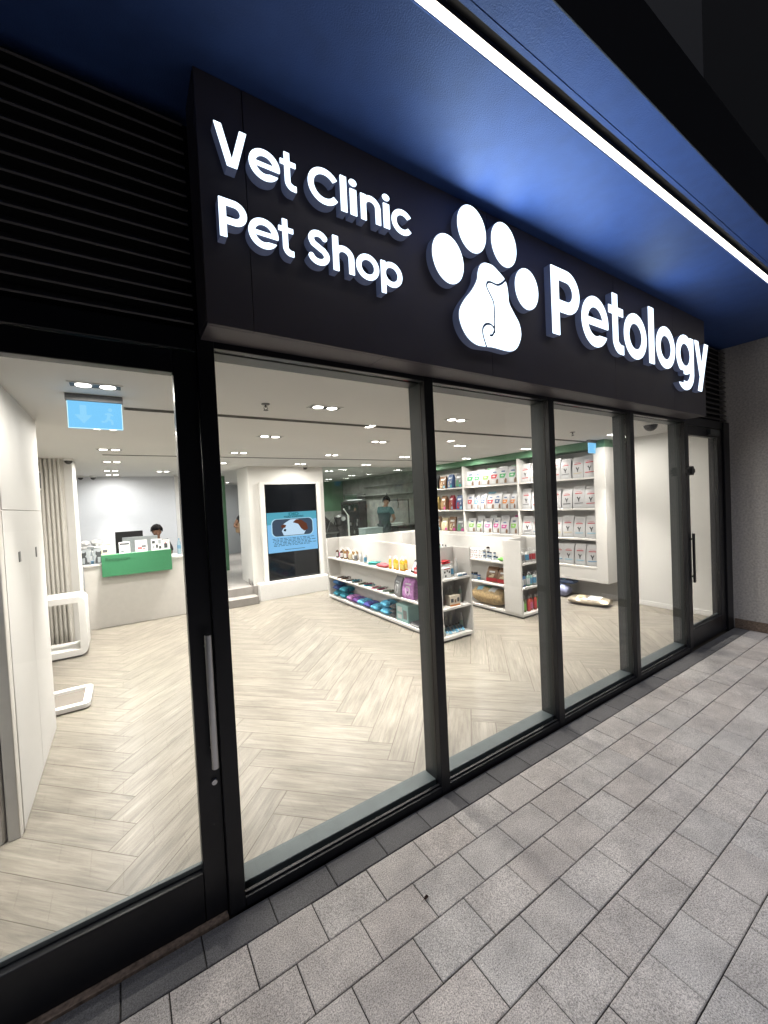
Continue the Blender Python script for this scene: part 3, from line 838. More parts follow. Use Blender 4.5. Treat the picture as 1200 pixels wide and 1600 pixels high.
# screen wall
tw = thing('screen_wall', 'white wall block framing the tall advertising screen', 'wall', (2.94, 8.35, 0))
B('block', 'white_wall', tw, (-0.77, 0.90, 0.06, 0.30, 0, CH - 0.001), bevel=0.003)
B('return_wall', 'white_wall', tw, (-0.77, -0.60, 0.3005, 0.95, 0, CH - 0.001))
B('screen_surround', 'white_trim', tw, (-0.56, -0.465, -0.03, 0.059, 0.335, 2.40), (0.69, 0.78, -0.03, 0.059, 0.335, 2.40), (-0.4645, 0.6895, -0.03, 0.059, 2.358, 2.40), bevel=0.003)
B('plinth', 'white_trim', tw, (-0.72, 0.80, -0.23, 0.0595, 0.001, 0.334), bevel=0.004)
tv = thing('advertising_screen', 'tall black upright screen showing a blue pet facts poster with a brown and white dog', 'screen', (3.05, 8.345, 1.335))
B('bezel', 'screen_black', tv, (-0.57, 0.57, 0.0, 0.03, -0.998, 1.018), bevel=0.004)
Zc = 0.0
def flat(name, m_, P, y, parent, th=0.0012):
    bm = bmesh.new(); prism(bm, P, 'y', y - th, y)
    return obj(name, bm, m_, parent, smooth=0)
scr = flat('lit_picture', emit_mat('scr_blue', (0.27, 0.62, 1.0), 0.95), [(-0.555, -0.42), (0.555, -0.42), (0.555, 0.425), (-0.555, 0.425)], -0.0005, tv)
flat('picture_top', emit_mat('scr_teal', (0.12, 0.47, 0.62), 0.9), [(-0.553, 0.17), (0.553, 0.26), (0.553, 0.423), (-0.553, 0.423)], -0.0022, scr)
fr = [(x * 1.0, z + 0.10) for x, z in rrect(0.90, 0.36, 0.10)]
flat('photo_border', emit_mat('scr_white', (0.50, 0.80, 1.0), 1.0), [(p[0] * 1.045, 0.10 + (p[1] - 0.10) * 1.06) for p in fr], -0.0040, scr)
flat('photo_ground', emit_mat('scr_grey', (0.07, 0.10, 0.15), 0.9), fr, -0.0058, scr)
flat('dog_fur', emit_mat('scr_fur', (0.60, 0.80, 1.0), 1.0), [(-0.21, -0.068), (-0.25, 0.03), (-0.20, 0.10), (-0.24, 0.15), (-0.17, 0.20), (-0.05, 0.265), (0.10, 0.27), (0.20, 0.22), (0.22, 0.08), (0.28, 0.0), (0.24, -0.068)], -0.0076, scr)
flat('dog_patch', emit_mat('scr_brown', (0.16, 0.055, 0.03), 0.9), [(0.0, 0.20), (0.08, 0.262), (0.20, 0.24), (0.31, 0.16), (0.34, 0.04), (0.25, 0.0), (0.18, 0.06), (0.12, 0.16)], -0.0094, scr)
flat('dog_patch', M['scr_brown'], [(-0.24, 0.09), (-0.27, 0.14), (-0.21, 0.17), (-0.15, 0.15), (-0.17, 0.10)], -0.0094, scr)
flat('dog_eye', emit_mat('scr_dark', (0.01, 0.015, 0.02), 1.0), [(-0.215, 0.03), (-0.19, 0.075), (-0.15, 0.06), (-0.165, 0.015)], -0.0094, scr)
def stext(s, size, x, z, m_, par, y=-0.004, bold=0.0, align='CENTER', sx=1.0, name='caption', depth=0.0006):
    me = text_mesh(s, size, depth, bold, align)
    me.transform(Matrix.Diagonal((sx, 1, 1, 1)))
    return obj(name, me, m_, par, smooth=0, loc=(x, y, z))
stext('DID', 0.088, 0.03, 0.352, emit_mat('scr_title', (0.02, 0.22, 0.28), 0.8), scr, bold=0.003, sx=1.5)
stext('YOU', 0.058, -0.11, 0.305, 'scr_dark', scr, bold=0.001, sx=1.25); stext('KNOW?', 0.058, 0.12, 0.305, 'scr_dark', scr, bold=0.001, sx=1.25)
random.seed(3)
for i, z in enumerate([-0.135, -0.165, -0.195, -0.225, -0.255, -0.285]):
    bm = bmesh.new(); x = -0.47 + random.uniform(0, .06)
    while x < 0.46 - (i % 2) * 0.1:
        w_ = random.uniform(0.03, 0.09); box(bm, x, x + w_, -0.0031, -0.0019, z, z + 0.010); x += w_ + 0.02
    obj('text_line', bm, 'scr_dark', scr, smooth=0)
bm = bmesh.new(); box(bm, -0.2, 0.25, -0.0031, -0.0019, -0.375, -0.366); obj('text_line', bm, 'scr_dark', scr, smooth=0)
# grooming room glass partition
gp = thing('glass_partition', 'smoky glass partition in front of the grooming room', 'partition', (5.45, 8.42, 0))
B('glass_pane', 'glass_grey', gp, (-1.60, -0.002, 0, 0.01, 1.102, 2.739), (0.002, 1.60, 0, 0.01, 1.102, 2.739))
B('low_wall', 'white_wall', gp, (-1.60, 1.60, -0.05, 0.07, 0, 1.10), bevel=0.003)
# ------------------------------------------------------------------ downlights
GX = [-0.105, 1.54, 3.10, 4.665, 6.33]; GYs = [3.25, 4.83, 6.37, 7.85]
def light_data(e, spread=95):
    l = bpy.data.lights.new('lamp_light', 'AREA'); l.shape = 'RECTANGLE'; l.size = 0.20; l.size_y = 0.07
    l.energy = e; l.color = (1.0, 0.95, 0.88); l.spread = math.radians(spread); return l
LD = light_data(11.0, 62); LDW = light_data(9.8, 175); LD2 = light_data(22.0, 140)
LD3 = light_data(9.0, 160); LD3.color = (0.88, 0.94, 1.0); LD4 = light_data(3.5, 170); LD4.color = (0.88, 0.94, 1.0)
rown = ['front', 'second', 'third', 'fourth', 'fifth', 'last']; coln = ['leftmost', 'second', 'middle', 'fourth', 'rightmost']
first = None
def downlight(x, y, label, ld, z=CH):
    global first
    if first is None:
        t = thing('twin_downlight', label, 'ceiling light', (x, y, z), group='twin ceiling downlights')
        bm = bmesh.new(); W2, D2 = 0.15, 0.062
        for q in ((-W2, W2, -D2, -D2 + 0.012), (-W2, W2, D2 - 0.012, D2), (-W2, -W2 + 0.012, -D2 + 0.0122, D2 - 0.0122), (W2 - 0.012, W2, -D2 + 0.0122, D2 - 0.0122)):
            box(bm, *q, -0.006, -0.0005)
        obj('trim', bm, 'white_trim', t, smooth=0)
        B('tray', 'dark_grey', t, (-0.137, 0.137, -0.049, 0.049, -0.0035, -0.0008))
        for s in (-1, 1):
            bm = bmesh.new(); lathe(bm, [(0.044, 0), (0.044, -0.002), (0.030, -0.004)], s * 0.066, 0, -0.004, 18)
            obj('lamp', bm, 'lens', t)
        first = t
    else:
        t = dup(first, (x, y, z), label)
    lo = bpy.data.objects.new('lamp_light', ld); COL.objects.link(lo); lo.parent = t; lo.location = (0, 0, -0.012)
    if ld is LD:
        lo = bpy.data.objects.new('lamp_light', LDW); COL.objects.link(lo); lo.parent = t; lo.location = (0, 0, -0.014)
for j, y in enumerate(GYs):
    for i, x in enumerate(GX):
        downlight(x, y, 'twin ceiling spotlight, %s in the %s row from the shop windows' % (coln[i], rown[j]), LD)
for x, y, lb in ((-0.15, 9.45, 'twin ceiling spotlight over the back of the reception desk'), (-0.15, 10.4, 'twin ceiling spotlight close to the reception back wall'),
                 (0.75, 9.6, 'twin ceiling spotlight over the receptionist'), (4.5, 9.45, 'twin ceiling spotlight just inside the grooming room glass'),
                 (6.0, 11.0, 'twin ceiling spotlight over the grooming tables'), (5.97, 12.6, 'twin ceiling spotlight at the far end of the grooming room'),
                 (-1.45, 2.72, 'twin ceiling spotlight added out of view to light the fluted cupboard end'), (3.0, 11.2, 'twin ceiling spotlight in the corridor near the steps'), (2.8, 13.6, 'twin ceiling spotlight at the far end of the corridor')):  # spotlight by the cupboard end is added off frame to brighten its flutes
    downlight(x, y, lb, LD2 if x > 4 else (LD4 if y == 10.4 else LD3))
# slot diffusers
for y, wd, n, lb in ((3.86, 0.085, 4, 'long slotted air diffuser in the ceiling nearest the windows'), (6.935, 0.05, 2, 'thin slotted air diffuser in the ceiling further back')):
    t = thing('slot_diffuser', lb, 'air vent', (3.3, y, CH), group='slotted ceiling diffusers')
    x0 = -2.45 if n == 4 else -2.9
    x0 = -3.25 if n == 4 else -3.5
    B('frame', 'slot_grey', t, (x0, 3.74, -wd / 2, wd / 2, -0.005, -0.0005))
    p = wd / n
    B('slot', 'recess_dark', t, *[(x0 + 0.01, 3.73, -wd / 2 + p * (k + 0.28), -wd / 2 + p * (k + 0.72), -0.0065, -0.0052) for k in range(n)])
# sprinklers
for x, y, lb in ((1.034, 3.314, 'ceiling sprinkler near the left of the wide shop window'), (5.37, 3.31, 'ceiling sprinkler near the side wall shelves')):
    t = thing('sprinkler', lb, 'sprinkler', (x, y, CH), group='ceiling sprinklers')
    bm = bmesh.new(); lathe(bm, [(0.035, -0.001), (0.033, -0.006), (0.012, -0.008)], 0, 0, 0, 16); obj('rosette', bm, 'mid_grey', t)
    bm = bmesh.new(); tube(bm, [(0, 0, -0.006), (0, 0, -0.03)], 0.007, 8); tube(bm, [(0.01, 0, -0.02), (0.017, 0, -0.035), (0.004, 0, -0.05)], 0.003, 6); tube(bm, [(-0.01, 0, -0.02), (-0.017, 0, -0.035), (-0.004, 0, -0.05)], 0.003, 6); obj('body', bm, 'dark_grey', t)
    bm = bmesh.new(); lathe(bm, [(0.02, -0.054), (0.02, -0.051)], 0, 0, 0, 12); obj('deflector', bm, 'dark_grey', t)
# cameras
def camera_dome(x, y, z, lb, r=0.055, hang=True):
    t = thing('security_camera', lb, 'security camera', (x, y, z))
    bm = bmesh.new(); lathe(bm, [(r * 1.15, -0.001), (r * 1.15, -0.03), (r, -0.036)], 0, 0, 0, 18); obj('base', bm, 'white_trim', t)
    bm = bmesh.new(); lathe(bm, [(r * 0.92, -0.0362)] + [(r * 0.92 * math.cos(a), -0.0362 - r * 0.9 * math.sin(a)) for a in (0.3, 0.6, 0.9, 1.2, 1.5)], 0, 0, 0, 18); obj('dome', bm, 'black_plastic', t)
camera_dome(-0.63, 7.46, CH, 'dome camera on the ceiling beside the fluted column')
camera_dome(3.35, 8.22, CH, 'dome camera on the ceiling above the tall screen')
camera_dome(5.74, 2.47, CH, 'large dome camera on the ceiling near the side door', 0.085)
camera_dome(-0.72, 10.7, CH, 'left of the two dome cameras in the corner of the reception niche')
camera_dome(-0.50, 10.7, CH, 'right of the two dome cameras in the corner of the reception niche')
# exit signs
def exit_sign(x, y, w_, h_, lb, full=True):
    t = thing('exit_sign', lb, 'exit sign', (x, y, CH), group='hanging exit signs')
    B('bracket', 'mid_grey', t, (-w_ / 2 - 0.008, w_ / 2 + 0.008, -0.025, 0.025, -0.048, -0.0005), bevel=0.003)
    p = B('panel', 'exit_blue', t, (-w_ / 2, w_ / 2, -0.006, 0.006, -0.048 - h_, -0.0485))
    c = -0.048 - h_ / 2; k = 0.007; e = 0.004
    B('lit_edge', 'exit_edge', p, (-w_ / 2, w_ / 2, -0.0075, -0.0062, -0.048 - h_, -0.048 - h_ + e), (-w_ / 2, -w_ / 2 + e, -0.0075, -0.0062, -0.048 - h_ + e, -0.052), (w_ / 2 - e, w_ / 2, -0.0075, -0.0062, -0.048 - h_ + e, -0.052))
    s = h_
    ax = -w_ * 0.22 if full else 0
    flat('arrow', 'exit_mark', [(ax - 0.10 * s, c + 0.36 * s), (ax + 0.10 * s, c + 0.36 * s), (ax + 0.10 * s, c), (ax + 0.27 * s, c), (ax, c - 0.32 * s), (ax - 0.27 * s, c), (ax - 0.10 * s, c)], -0.0065, p)
    if full:
        mx_ = w_ * 0.24
        bm = bmesh.new()
        for a, b, r in (((0.02, 0.1), (-0.02, -0.10), 0.055), ((-0.02, -0.1), (0.10, -0.18), 0.04), ((0.10, -0.18), (0.10, -0.32), 0.035), ((-0.02, -0.1), (-0.12, -0.22), 0.04), ((-0.12, -0.22), (-0.24, -0.22), 0.035), ((0.02, 0.1), (0.14, 0.02), 0.03), ((0.02, 0.1), (-0.12, 0.06), 0.03)):
            dx, dz = (b[0] - a[0]), (b[1] - a[1]); L_ = math.hypot(dx, dz); nx_, nz_ = -dz / L_ * r, dx / L_ * r
            prism(bm, [(mx_ + s * (a[0] + nx_), c + s * (a[1] + nz_)), (mx_ + s * (b[0] + nx_), c + s * (b[1] + nz_)), (mx_ + s * (b[0] - nx_), c + s * (b[1] - nz_)), (mx_ + s * (a[0] - nx_), c + s * (a[1] - nz_))], 'y', -0.0077, -0.0065)
        prism(bm, [(mx_ + s * (0.05 + 0.07 * math.cos(a)), c + s * (0.24 + 0.07 * math.sin(a))) for a in [k_ * PI / 6 for k_ in range(12)]], 'y', -0.0077, -0.0065)
        obj('running_figure', bm, 'exit_mark', p, smooth=0)
    return t
exit_sign(-0.125, 3.52, 0.32, 0.19, 'wide pale blue lit exit sign with down arrow and running figure near the entrance door')
exit_sign(6.63, 3.71, 0.36, 0.17, 'small pale blue lit exit sign beside the end of the side wall shelves', False)
# ------------------------------------------------------------------ reception
rd = thing('reception_desk', 'white reception desk with a slab front', 'desk', (0.22, 8.18, 0))
B('front', 'desk_white', rd, (-0.81, 0.92, 0, 0.05, 0, 1.035), bevel=0.004)
B('end_panel', 'desk_white', rd, (0.87, 0.92, 0.0505, 0.078, 0, 1.035))
B('counter', 'desk_white', rd, (-0.81, 0.93, -0.012, 0.40, 1.0355, 1.07), bevel=0.004)
B('inner_desk', 'desk_white', rd, (-0.81, 0.93, 0.4005, 1.0, 1.00, 1.04), bevel=0.004)
gb = thing('green_counter_box', 'green slab box projecting from the front of the reception desk', 'counter box', (0.17, 8.04, 0.865))
B('slab', 'green_box', gb, (-0.51, 0.51, 0, 0.125, 0, 0.36), bevel=0.003)
stext('Reception', 0.085, -0.46, 0.255, 'green_text', gb, y=-0.001, align='LEFT', name='lettering', depth=0.001)
def leaflet(x, y, z, w_, h_, lb, cols, tilt=12):
    t = thing('leaflet_stand', lb, 'leaflet', (x, y, z), group='leaflets on the green counter box')
    t.rotation_euler = (math.radians(-tilt), 0, 0)
    B('card', cols[0], t, (-w_ / 2, w_ / 2, 0, 0.006, 0, h_))
    for c, (a, b, cc, d) in cols[1]:
        B('print', c, t, (-w_ / 2 + a * w_, -w_ / 2 + b * w_, -0.0012, -0.0002, cc * h_, d * h_))
wp = col(0.80, 0.80, 0.80, 0.4); dkp = col(0.05, 0.055, 0.06, 0.5); gyp = col(0.35, 0.38, 0.40, 0.5); rdp = col(0.5, 0.12, 0.12, 0.5); bgp = col(0.55, 0.50, 0.38, 0.5); blp = col(0.2, 0.4, 0.6, 0.5)
random.seed(5)
def pr_(kind):
    if kind == 0: return (bgp, [(dkp, (.1, .5, .2, .45)), (wp, (.5, .95, .1, .3)), (gyp, (.55, .9, .5, .7)), (dkp, (.2, .8, .84, .9))])
    if kind == 1: return (wp, [(dkp, (.05, .95, .72, .92)), (gyp, (.1, .9, .30, .66)), (dkp, (.15, .5, .12, .24)), (gyp, (.6, .9, .12, .24))])
    if kind == 2: return (wp, [(rdp, (.15, .55, .2, .42)), (dkp, (.5, .9, .38, .55)), (gyp, (.15, .8, .78, .88)), (rdp, (.6, .85, .2, .3))])
    if kind == 3: return (wp, [(dkp, (.08, .36, .6, .85)), (dkp, (.42, .62, .2, .5)), (gyp, (.66, .92, .55, .9)), (dkp, (.7, .92, .1, .35)), (gyp, (.08, .3, .15, .4))])
    return (wp, [(dkp, (.3, .7, .15, .6)), (rdp, (.4, .55, .6, .7)), (gyp, (.2, .8, .8, .86))])
LF = [(-0.24, 0.20, 0.19, 'tan leaflet at the left end of the green counter box', 0), (0.0, 0.19, 0.19, 'grey printed leaflet, second from the left on the green box', 1), (0.245, 0.21, 0.20, 'white leaflet with red and black pictures in the middle of the green box', 2), (0.475, 0.20, 0.20, 'leaflet with four dark pictures, fourth from the left on the green box', 3), (0.625 - 0.05 + 0.04, 0.16, 0.18, 'white leaflet with one black picture at the right end of the green box', 4)]
for x, w_, h_, lb, k in LF: leaflet(x - 0.01, 8.10, 1.2262, w_ * 0.82, h_, lb, pr_(k))
# cat posters on the desk edge
def catpic(x, w_, lb, tone):
    t = thing('cat_poster', lb, 'poster', (x, 8.23, 1.0705), group='cat posters on the reception desk')
    t.rotation_euler = (math.radians(-6), 0, 0)
    B('board', tone, t, (-w_ / 2, w_ / 2, 0, 0.02, 0, 0.26), bevel=0.002)
    def fl(nm, m_, P, y): return flat(nm, m_, P, y, t)
    fl('cat_body', dkp, [(-0.055, 0.02), (0.07, 0.02), (0.085, 0.04), (0.05, 0.05), (0.045, 0.12), (0.02, 0.15), (-0.03, 0.15), (-0.05, 0.09)], -0.0005)
    fl('cat_head', dkp, [(-0.04, 0.150), (0.025, 0.150), (0.04, 0.18), (0.035, 0.225), (0.012, 0.205), (-0.02, 0.205), (-0.04, 0.225), (-0.048, 0.18)], -0.0005)
    fl('cat_chest', gyp, [(-0.02, 0.03), (0.015, 0.03), (0.02, 0.12), (-0.02, 0.12)], -0.002)
catpic(-0.585, 0.19, 'grey poster with a sitting cat at the left end of the reception desk', gyp)
catpic(-0.375, 0.15, 'grey poster with a dark faced cat beside the green counter box', gyp)
# stack of boxes and papers
bst = [((-0.53, 8.60, 1.07), (0.44, 0.30, 0.13), gyp, 'grey box at the bottom of the stack on the reception desk'), ((-0.52, 8.60, 1.2005), (0.40, 0.30, 0.07), wp, 'white carton in the middle of the stack on the reception desk'),
       ((-0.55, 8.62, 1.2710), (0.46, 0.28, 0.05), gyp, 'flat grey carton near the top of the stack on the reception desk'), ((-0.50, 8.60, 1.3215), (0.42, 0.26, 0.035), wp, 'flat white box topmost of the stack on the reception desk')]
for (x, y, z), (a, b, c), m_, lb in bst:
    t = thing('carton', lb, 'box', (x, y, z), random.uniform(-.05, .05), 'boxes stacked on the reception desk')
    B('body', m_, t, (-a / 2, a / 2, -b / 2, b / 2, 0, c), bevel=0.004)
    B('tape', wp if m_ is not wp else gyp, t, (-a * .12, a * .12, -b / 2 - 0.001, -b / 2 - 0.0002, 0.002, c - 0.002))
for x, y, z, rx, lb in ((-0.60, 8.6, 1.365, 0.5, 'crumpled white paper bag, left of two on top of the stack'), (-0.42, 8.62, 1.365, -0.4, 'crumpled white paper bag, right of two on top of the stack')):
    bm = bmesh.new(); sph(bm, (0, 0, 0), 0.09, 9, 6, 1.0, 0.7, 0.55)
    for v in bm.verts: v.co += Vector([random.uniform(-.02, .02) for _ in range(3)])
    o = obj('paper_bag', bm, wp, None, smooth=15, loc=(x, y, z + 0.04)); o.rotation_euler = (0, 0, rx); tag(o, lb, 'paper bag', 'paper bags on the stack')
o = B('blue_pack', blp, None, (-0.07, 0.07, -0.02, 0.02, 0, 0.055), bevel=0.005, loc=(-0.47, 8.36, 1.0705)); tag(o, 'small light blue pack in front of the stacked boxes', 'pack')
t = thing('notice_board', 'white notice card with two small pictures beside the stacked boxes', 'notice', (-0.33, 8.52, 1.0705))
B('card', wp, t, (-0.09, 0.09, 0, 0.008, 0, 0.34)); B('print', gyp, t, (-0.06, -0.01, -0.001, -0.0002, 0.24, 0.31), (0.02, 0.07, -0.001, -0.0002, 0.24, 0.31), (-0.06, 0.07, -0.001, -0.0002, 0.12, 0.13), (-0.06, 0.05, -0.001, -0.0002, 0.08, 0.09))
def monitor(x, y, z, w_, h_, lb, back, cat='monitor'):
    t = thing('monitor', lb, cat, (x, y, z))
    B('housing', back, t, (-w_ / 2, w_ / 2, -0.015, 0.015, 0.12, 0.12 + h_), bevel=0.006)
    B('screen', 'screen_black', t, (-w_ / 2 + 0.01, w_ / 2 - 0.01, 0.0155, 0.018, 0.13, 0.11 + h_))
    B('stand', back, t, (-0.03, 0.03, -0.01, 0.01, 0.01, 0.119)); B('foot', back, t, (-0.12, 0.12, -0.08, 0.08, 0, 0.0095), bevel=0.004)
monitor(0.075, 8.92, 1.0405, 0.44, 0.40, 'black computer monitor on the reception desk', 'black_plastic')
monitor(0.24, 8.72, 1.0405, 0.56, 0.30, 'wide light grey monitor back in front of the receptionist', gyp)
t = thing('water_bottle', 'clear water bottle with a blue label at the right of the reception desk', 'bottle', (0.90, 8.95, 1.0405))
bm = bmesh.new(); lathe(bm, [(0.035, 0), (0.037, 0.02), (0.035, 0.10), (0.037, 0.19), (0.030, 0.24), (0.012, 0.28), (0.012, 0.29)], n=14); obj('bottle_body', bm, mat('water_plastic', (0.45, 0.62, 0.72), 0.15), t)
bm = bmesh.new(); lathe(bm, [(0.0375, 0.11), (0.0375, 0.18)], n=14); obj('label', bm, blp, t)
bm = bmesh.new(); lathe(bm, [(0.015, 0.2905), (0.015, 0.31)], n=12); obj('cap', bm, blp, t)
t = thing('phone', 'black desk phone standing beside the water bottle', 'phone', (0.70, 8.9, 1.0405)); B('cradle', 'black_plastic', t, (-0.05, 0.05, -0.05, 0.05, 0, 0.04), bevel=0.006); B('handset', 'black_plastic', t, (-0.04, 0.0, -0.02, 0.03, 0.0405, 0.20), bevel=0.008)
t = thing('office_chair', 'white curved office chair at the right end of the reception desk', 'chair', (1.12, 8.95, 0.30))
bm = bmesh.new(); lathe(bm, [(0.24, 0.42), (0.26, 0.46), (0.22, 0.50)], n=20); obj('seat', bm, wp, t)
bm = bmesh.new(); 
pr2 = []
for k in range(9):
    a = math.radians(20 + 140 * k / 8); pr2.append((0.25 * math.cos(a), 0.25 * math.sin(a)))
prism(bm, pr2 + [(p[0] * 0.88, p[1] * 0.88) for p in pr2[::-1]], 'z', 0.50, 0.90); obj('backrest', bm, wp, t, bevel=0.01, smooth=50)
bm = bmesh.new(); tube(bm, [(0, 0, 0.06), (0, 0, 0.42)], 0.025); 
for k in range(5): tube(bm, [(0, 0, 0.06), (0.25 * math.cos(k * 1.2566), 0.25 * math.sin(k * 1.2566), 0.03)], 0.015)
obj('base', bm, 'steel', t)
# ------------------------------------------------------------------ side wall shelving
XS = 6.65
su = thing('wall_shelving', 'long white wall shelving under a green band along the side wall', 'shelving', (XS, 5.9, 0))
def S(name, m_, *b, bevel=0.002):
    return B(name, m_, su, *[(x0 - XS, x1 - XS, y0 - 5.9, y1 - 5.9, z0, z1) for x0, x1, y0, y1, z0, z1 in b], bevel=bevel)
S('back_panel', 'shelf_white', (7.02, 7.058, 3.56, 8.34, 0.36, 2.61))
S('green_band', 'green_wall', (XS + 0.02, 7.058, 3.56, 8.34, 2.612, CH - 0.001))
S('end_panel', 'shelf_white', (XS, 7.019, 3.56, 3.745, 0.345, 2.611))
for y in (5.30, 6.85):
    S('divider', 'shelf_white', (XS, 7.019, y - 0.02, y + 0.02, 0.385, 2.611))
bays = [(3.746, 5.279), (5.321, 6.829), (6.871, 8.34)]
SZ = [0.60, 1.085, 1.605, 2.135]
for b, (a, c) in enumerate(bays):
    for k, z in enumerate(SZ):
        if k == 0 and b: continue
        S('shelf', 'shelf_white', (XS + 0.003, 7.019, a, c, z - 0.03, z))
    if b: S('lower_panel', 'shelf_white', (XS + 0.004, XS + 0.03, a, c, 0.385, 1.054))
S('bottom_panel', 'shelf_white', (XS + 0.001, 7.019, 3.746, 8.34, 0.345, 0.384))
S('front_rail', 'shelf_white', (XS + 0.006, XS + 0.026, 3.746, 5.279, 0.3845, 0.5695))

# bag prototype: faces -y
def bag_mesh(w_, d, h, seed=0):
    rnd = random.Random(seed)
    bm = bmesh.new(); rings = []
    prof = [(0.0, 0.96, 0.92), (0.04, 1.0, 1.0), (0.25, 1.01, 1.03), (0.5, 1.0, 0.95), (0.72, 0.985, 0.72), (0.88, 0.975, 0.36), (0.95, 0.97, 0.10), (1.0, 0.965, 0.07)]
    n = 6
    for t, a, b in prof:
        W2, D2 = w_ / 2 * a, d / 2 * b
        r = []
        for i in range(n + 1): 
            u = -1 + 2 * i / n; r.append((W2 * u, -D2 * (1 + 0.06 * (1 - u * u)) + rnd.uniform(-.0015, .0015)))
        r.append((W2 * (0.97 if 0.05 < t < 0.9 else 1.0), 0.0))
        for i in range(n + 1):
            u = 1 - 2 * i / n; r.append((W2 * u, D2))
        r.append((-W2 * (0.97 if 0.05 < t < 0.9 else 1.0), 0.0))
        rings.append([bm.verts.new((x, y, t * h)) for x, y in r])
    N = len(rings[0])
    for a, b in zip(rings, rings[1:]):
        for i in range(N): bm.faces.new((a[i], a[(i + 1) % N], b[(i + 1) % N], b[i]))
    bm.faces.new(rings[0][::-1]); bm.faces.new(rings[-1])
    return bm
PR = [(0.0, 0.92), (0.04, 1.0), (0.25, 1.03), (0.5, 0.95), (0.72, 0.72), (0.88, 0.36), (0.95, 0.10), (1.0, 0.07)]
def front_y(t, d):
    for (a, p), (b, q) in zip(PR, PR[1:]):
        if a <= t <= b: return -(p + (q - p) * (t - a) / (b - a)) * d / 2 * 1.065
    return 0
def decal(name, m_, P, w_, d, h, par, off=0.0015):
    """P: polygon in (u -1..1, t 0..1) laid on the bag's front"""
    bm = bmesh.new()
    # cut the outline where the bag's profile bends
    A = [bm.verts.new((u * w_ / 2, front_y(t, d) - off, t * h)) for u, t in P]
    Bk = [bm.verts.new((u * w_ / 2, front_y(t, d) - off + 0.001, t * h)) for u, t in P]
    n = len(P); bm.faces.new(A); bm.faces.new(Bk[::-1])
    for i in range(n): bm.faces.new((A[i], Bk[i], Bk[(i + 1) % n], A[(i + 1) % n]))
    return obj(name, bm, m_, par, smooth=0)
bag_white = mat('bag_white', (0.50, 0.50, 0.51), 0.35, noise=0.04, bump=0.25, bscale=14)
bag_print = {k: mat('print_' + k, v, 0.35, noise=0.08) for k, v in dict(red=(.42, .03, .04), grey=(.16, .16, .17), tan=(.50, .42, .28), blue=(.08, .26, .42), navy=(.05, .09, .2), sky=(.22, .45, .58), pink=(.55, .12, .28), green=(.05, .30, .10), lime=(.18, .42, .06), orange=(.60, .20, .03), black=(.02, .02, .022), brown=(.16, .09, .05), gold=(.26, .19, .07), wine=(.22, .03, .04), teal=(.04, .28, .28), magenta=(.42, .05, .22), pale=(.55, .57, .58), yellow=(.6, .5, .12)).items()}
def proto_vet():
    w_, d, h = 0.185, 0.11, 0.385
    t = thing('pet_food_bag', 'x', 'pet food bag', group='white pet food bags with a small dark emblem')
    obj('body', bag_mesh(w_, d, h, 1), bag_white, t, smooth=50)
    decal('title', bag_print['red'], [(-.62, .685), (.60, .700), (.60, .655), (-.62, .640)], w_, d, h, t)
    decal('title', bag_print['red'], [(-.45, .745), (.40, .750), (.40, .735), (-.45, .73)], w_, d, h, t)
    decal('emblem', bag_print['black'], [(-.06, .30), (.10, .30), (.10, .37), (.34, .50), (.20, .52), (.04, .44), (-.16, .53), (-.32, .49), (-.08, .39)], w_, d, h, t)
    decal('band', bag_print['grey'], [(-.70, .20), (.74, .22), (.74, .262), (-.70, .245)], w_, d, h, t)
    decal('small_print', bag_print['pale'], [(-.50, .10), (.55, .11), (.55, .15), (-.50, .14)], w_, d, h, t)
    return t
def proto_pic():
    w_, d, h = 0.20, 0.10, 0.34
    t = thing('pet_food_bag', 'x', 'pet food bag', group='pet food bags with a coloured panel')
    obj('body', bag_mesh(w_, d, h, 2), bag_white, t, smooth=50)
    decal('band', bag_print['red'], [(-.72, .38), (.30, .38), (.62, .62), (-.72, .62)], w_, d, h, t)
    decal('title', bag_print['navy'], [(-.40, .72), (.40, .72), (.34, .80), (-.34, .80)], w_, d, h, t)
    decal('pet_picture', bag_print['brown'], [(.25, .06), (.72, .06), (.78, .30), (.50, .36), (.28, .22)], w_, d, h, t)
    decal('small_print', bag_print['pale'], [(-.65, .10), (.05, .10), (.05, .28), (-.65, .28)], w_, d, h, t)
    return t
def proto_full():
    w_, d, h = 0.215, 0.12, 0.34
    t = thing('pet_food_bag', 'x', 'pet food bag', group='glossy printed pet food bags')
    obj('body', bag_mesh(w_, d, h, 3), bag_print['brown'], t, smooth=50)
    decal('title', bag_print['pale'], [(-.55, .66), (.55, .66), (.55, .78), (-.55, .78)], w_, d, h, t)
    decal('pet_picture', bag_print['gold'], [(-.70, .12), (-.1, .08), (.2, .30), (.05, .55), (-.5, .5)], w_, d, h, t)
    decal('band', bag_print['teal'], [(.15, .06), (.85, .06), (.85, .24), (.2, .22)], w_, d, h, t)
    decal('highlight', bag_print['pale'], [(.30, .40), (.62, .36), (.5, .6)], w_, d, h, t)
    return t
rng = random.Random(11)
used = set()
def put(proto, loc, label, **k):
    if proto.name not in used:
        used.add(proto.name)
        proto.location = loc; proto['label'] = label
        if k.get('rz') is not None: proto.rotation_euler = (0, 0, k['rz'])
        if k.get('scale') is not None: proto.scale = k['scale'] if hasattr(k['scale'], '__len__') else (k['scale'],) * 3
        for ch in proto.children:
            b = ch.name.split('.')[0]
            if k.get('swap') and b in k['swap']: ch.data.materials[0] = k['swap'][b]
        return proto
    return dup(proto, loc, label, k.get('rz'), k.get('scale'), k.get('swap'))
W_ = proto_vet(); Pi = proto_pic(); Fu = proto_full()
shn = ['bottom', 'second lowest', 'third', 'top']
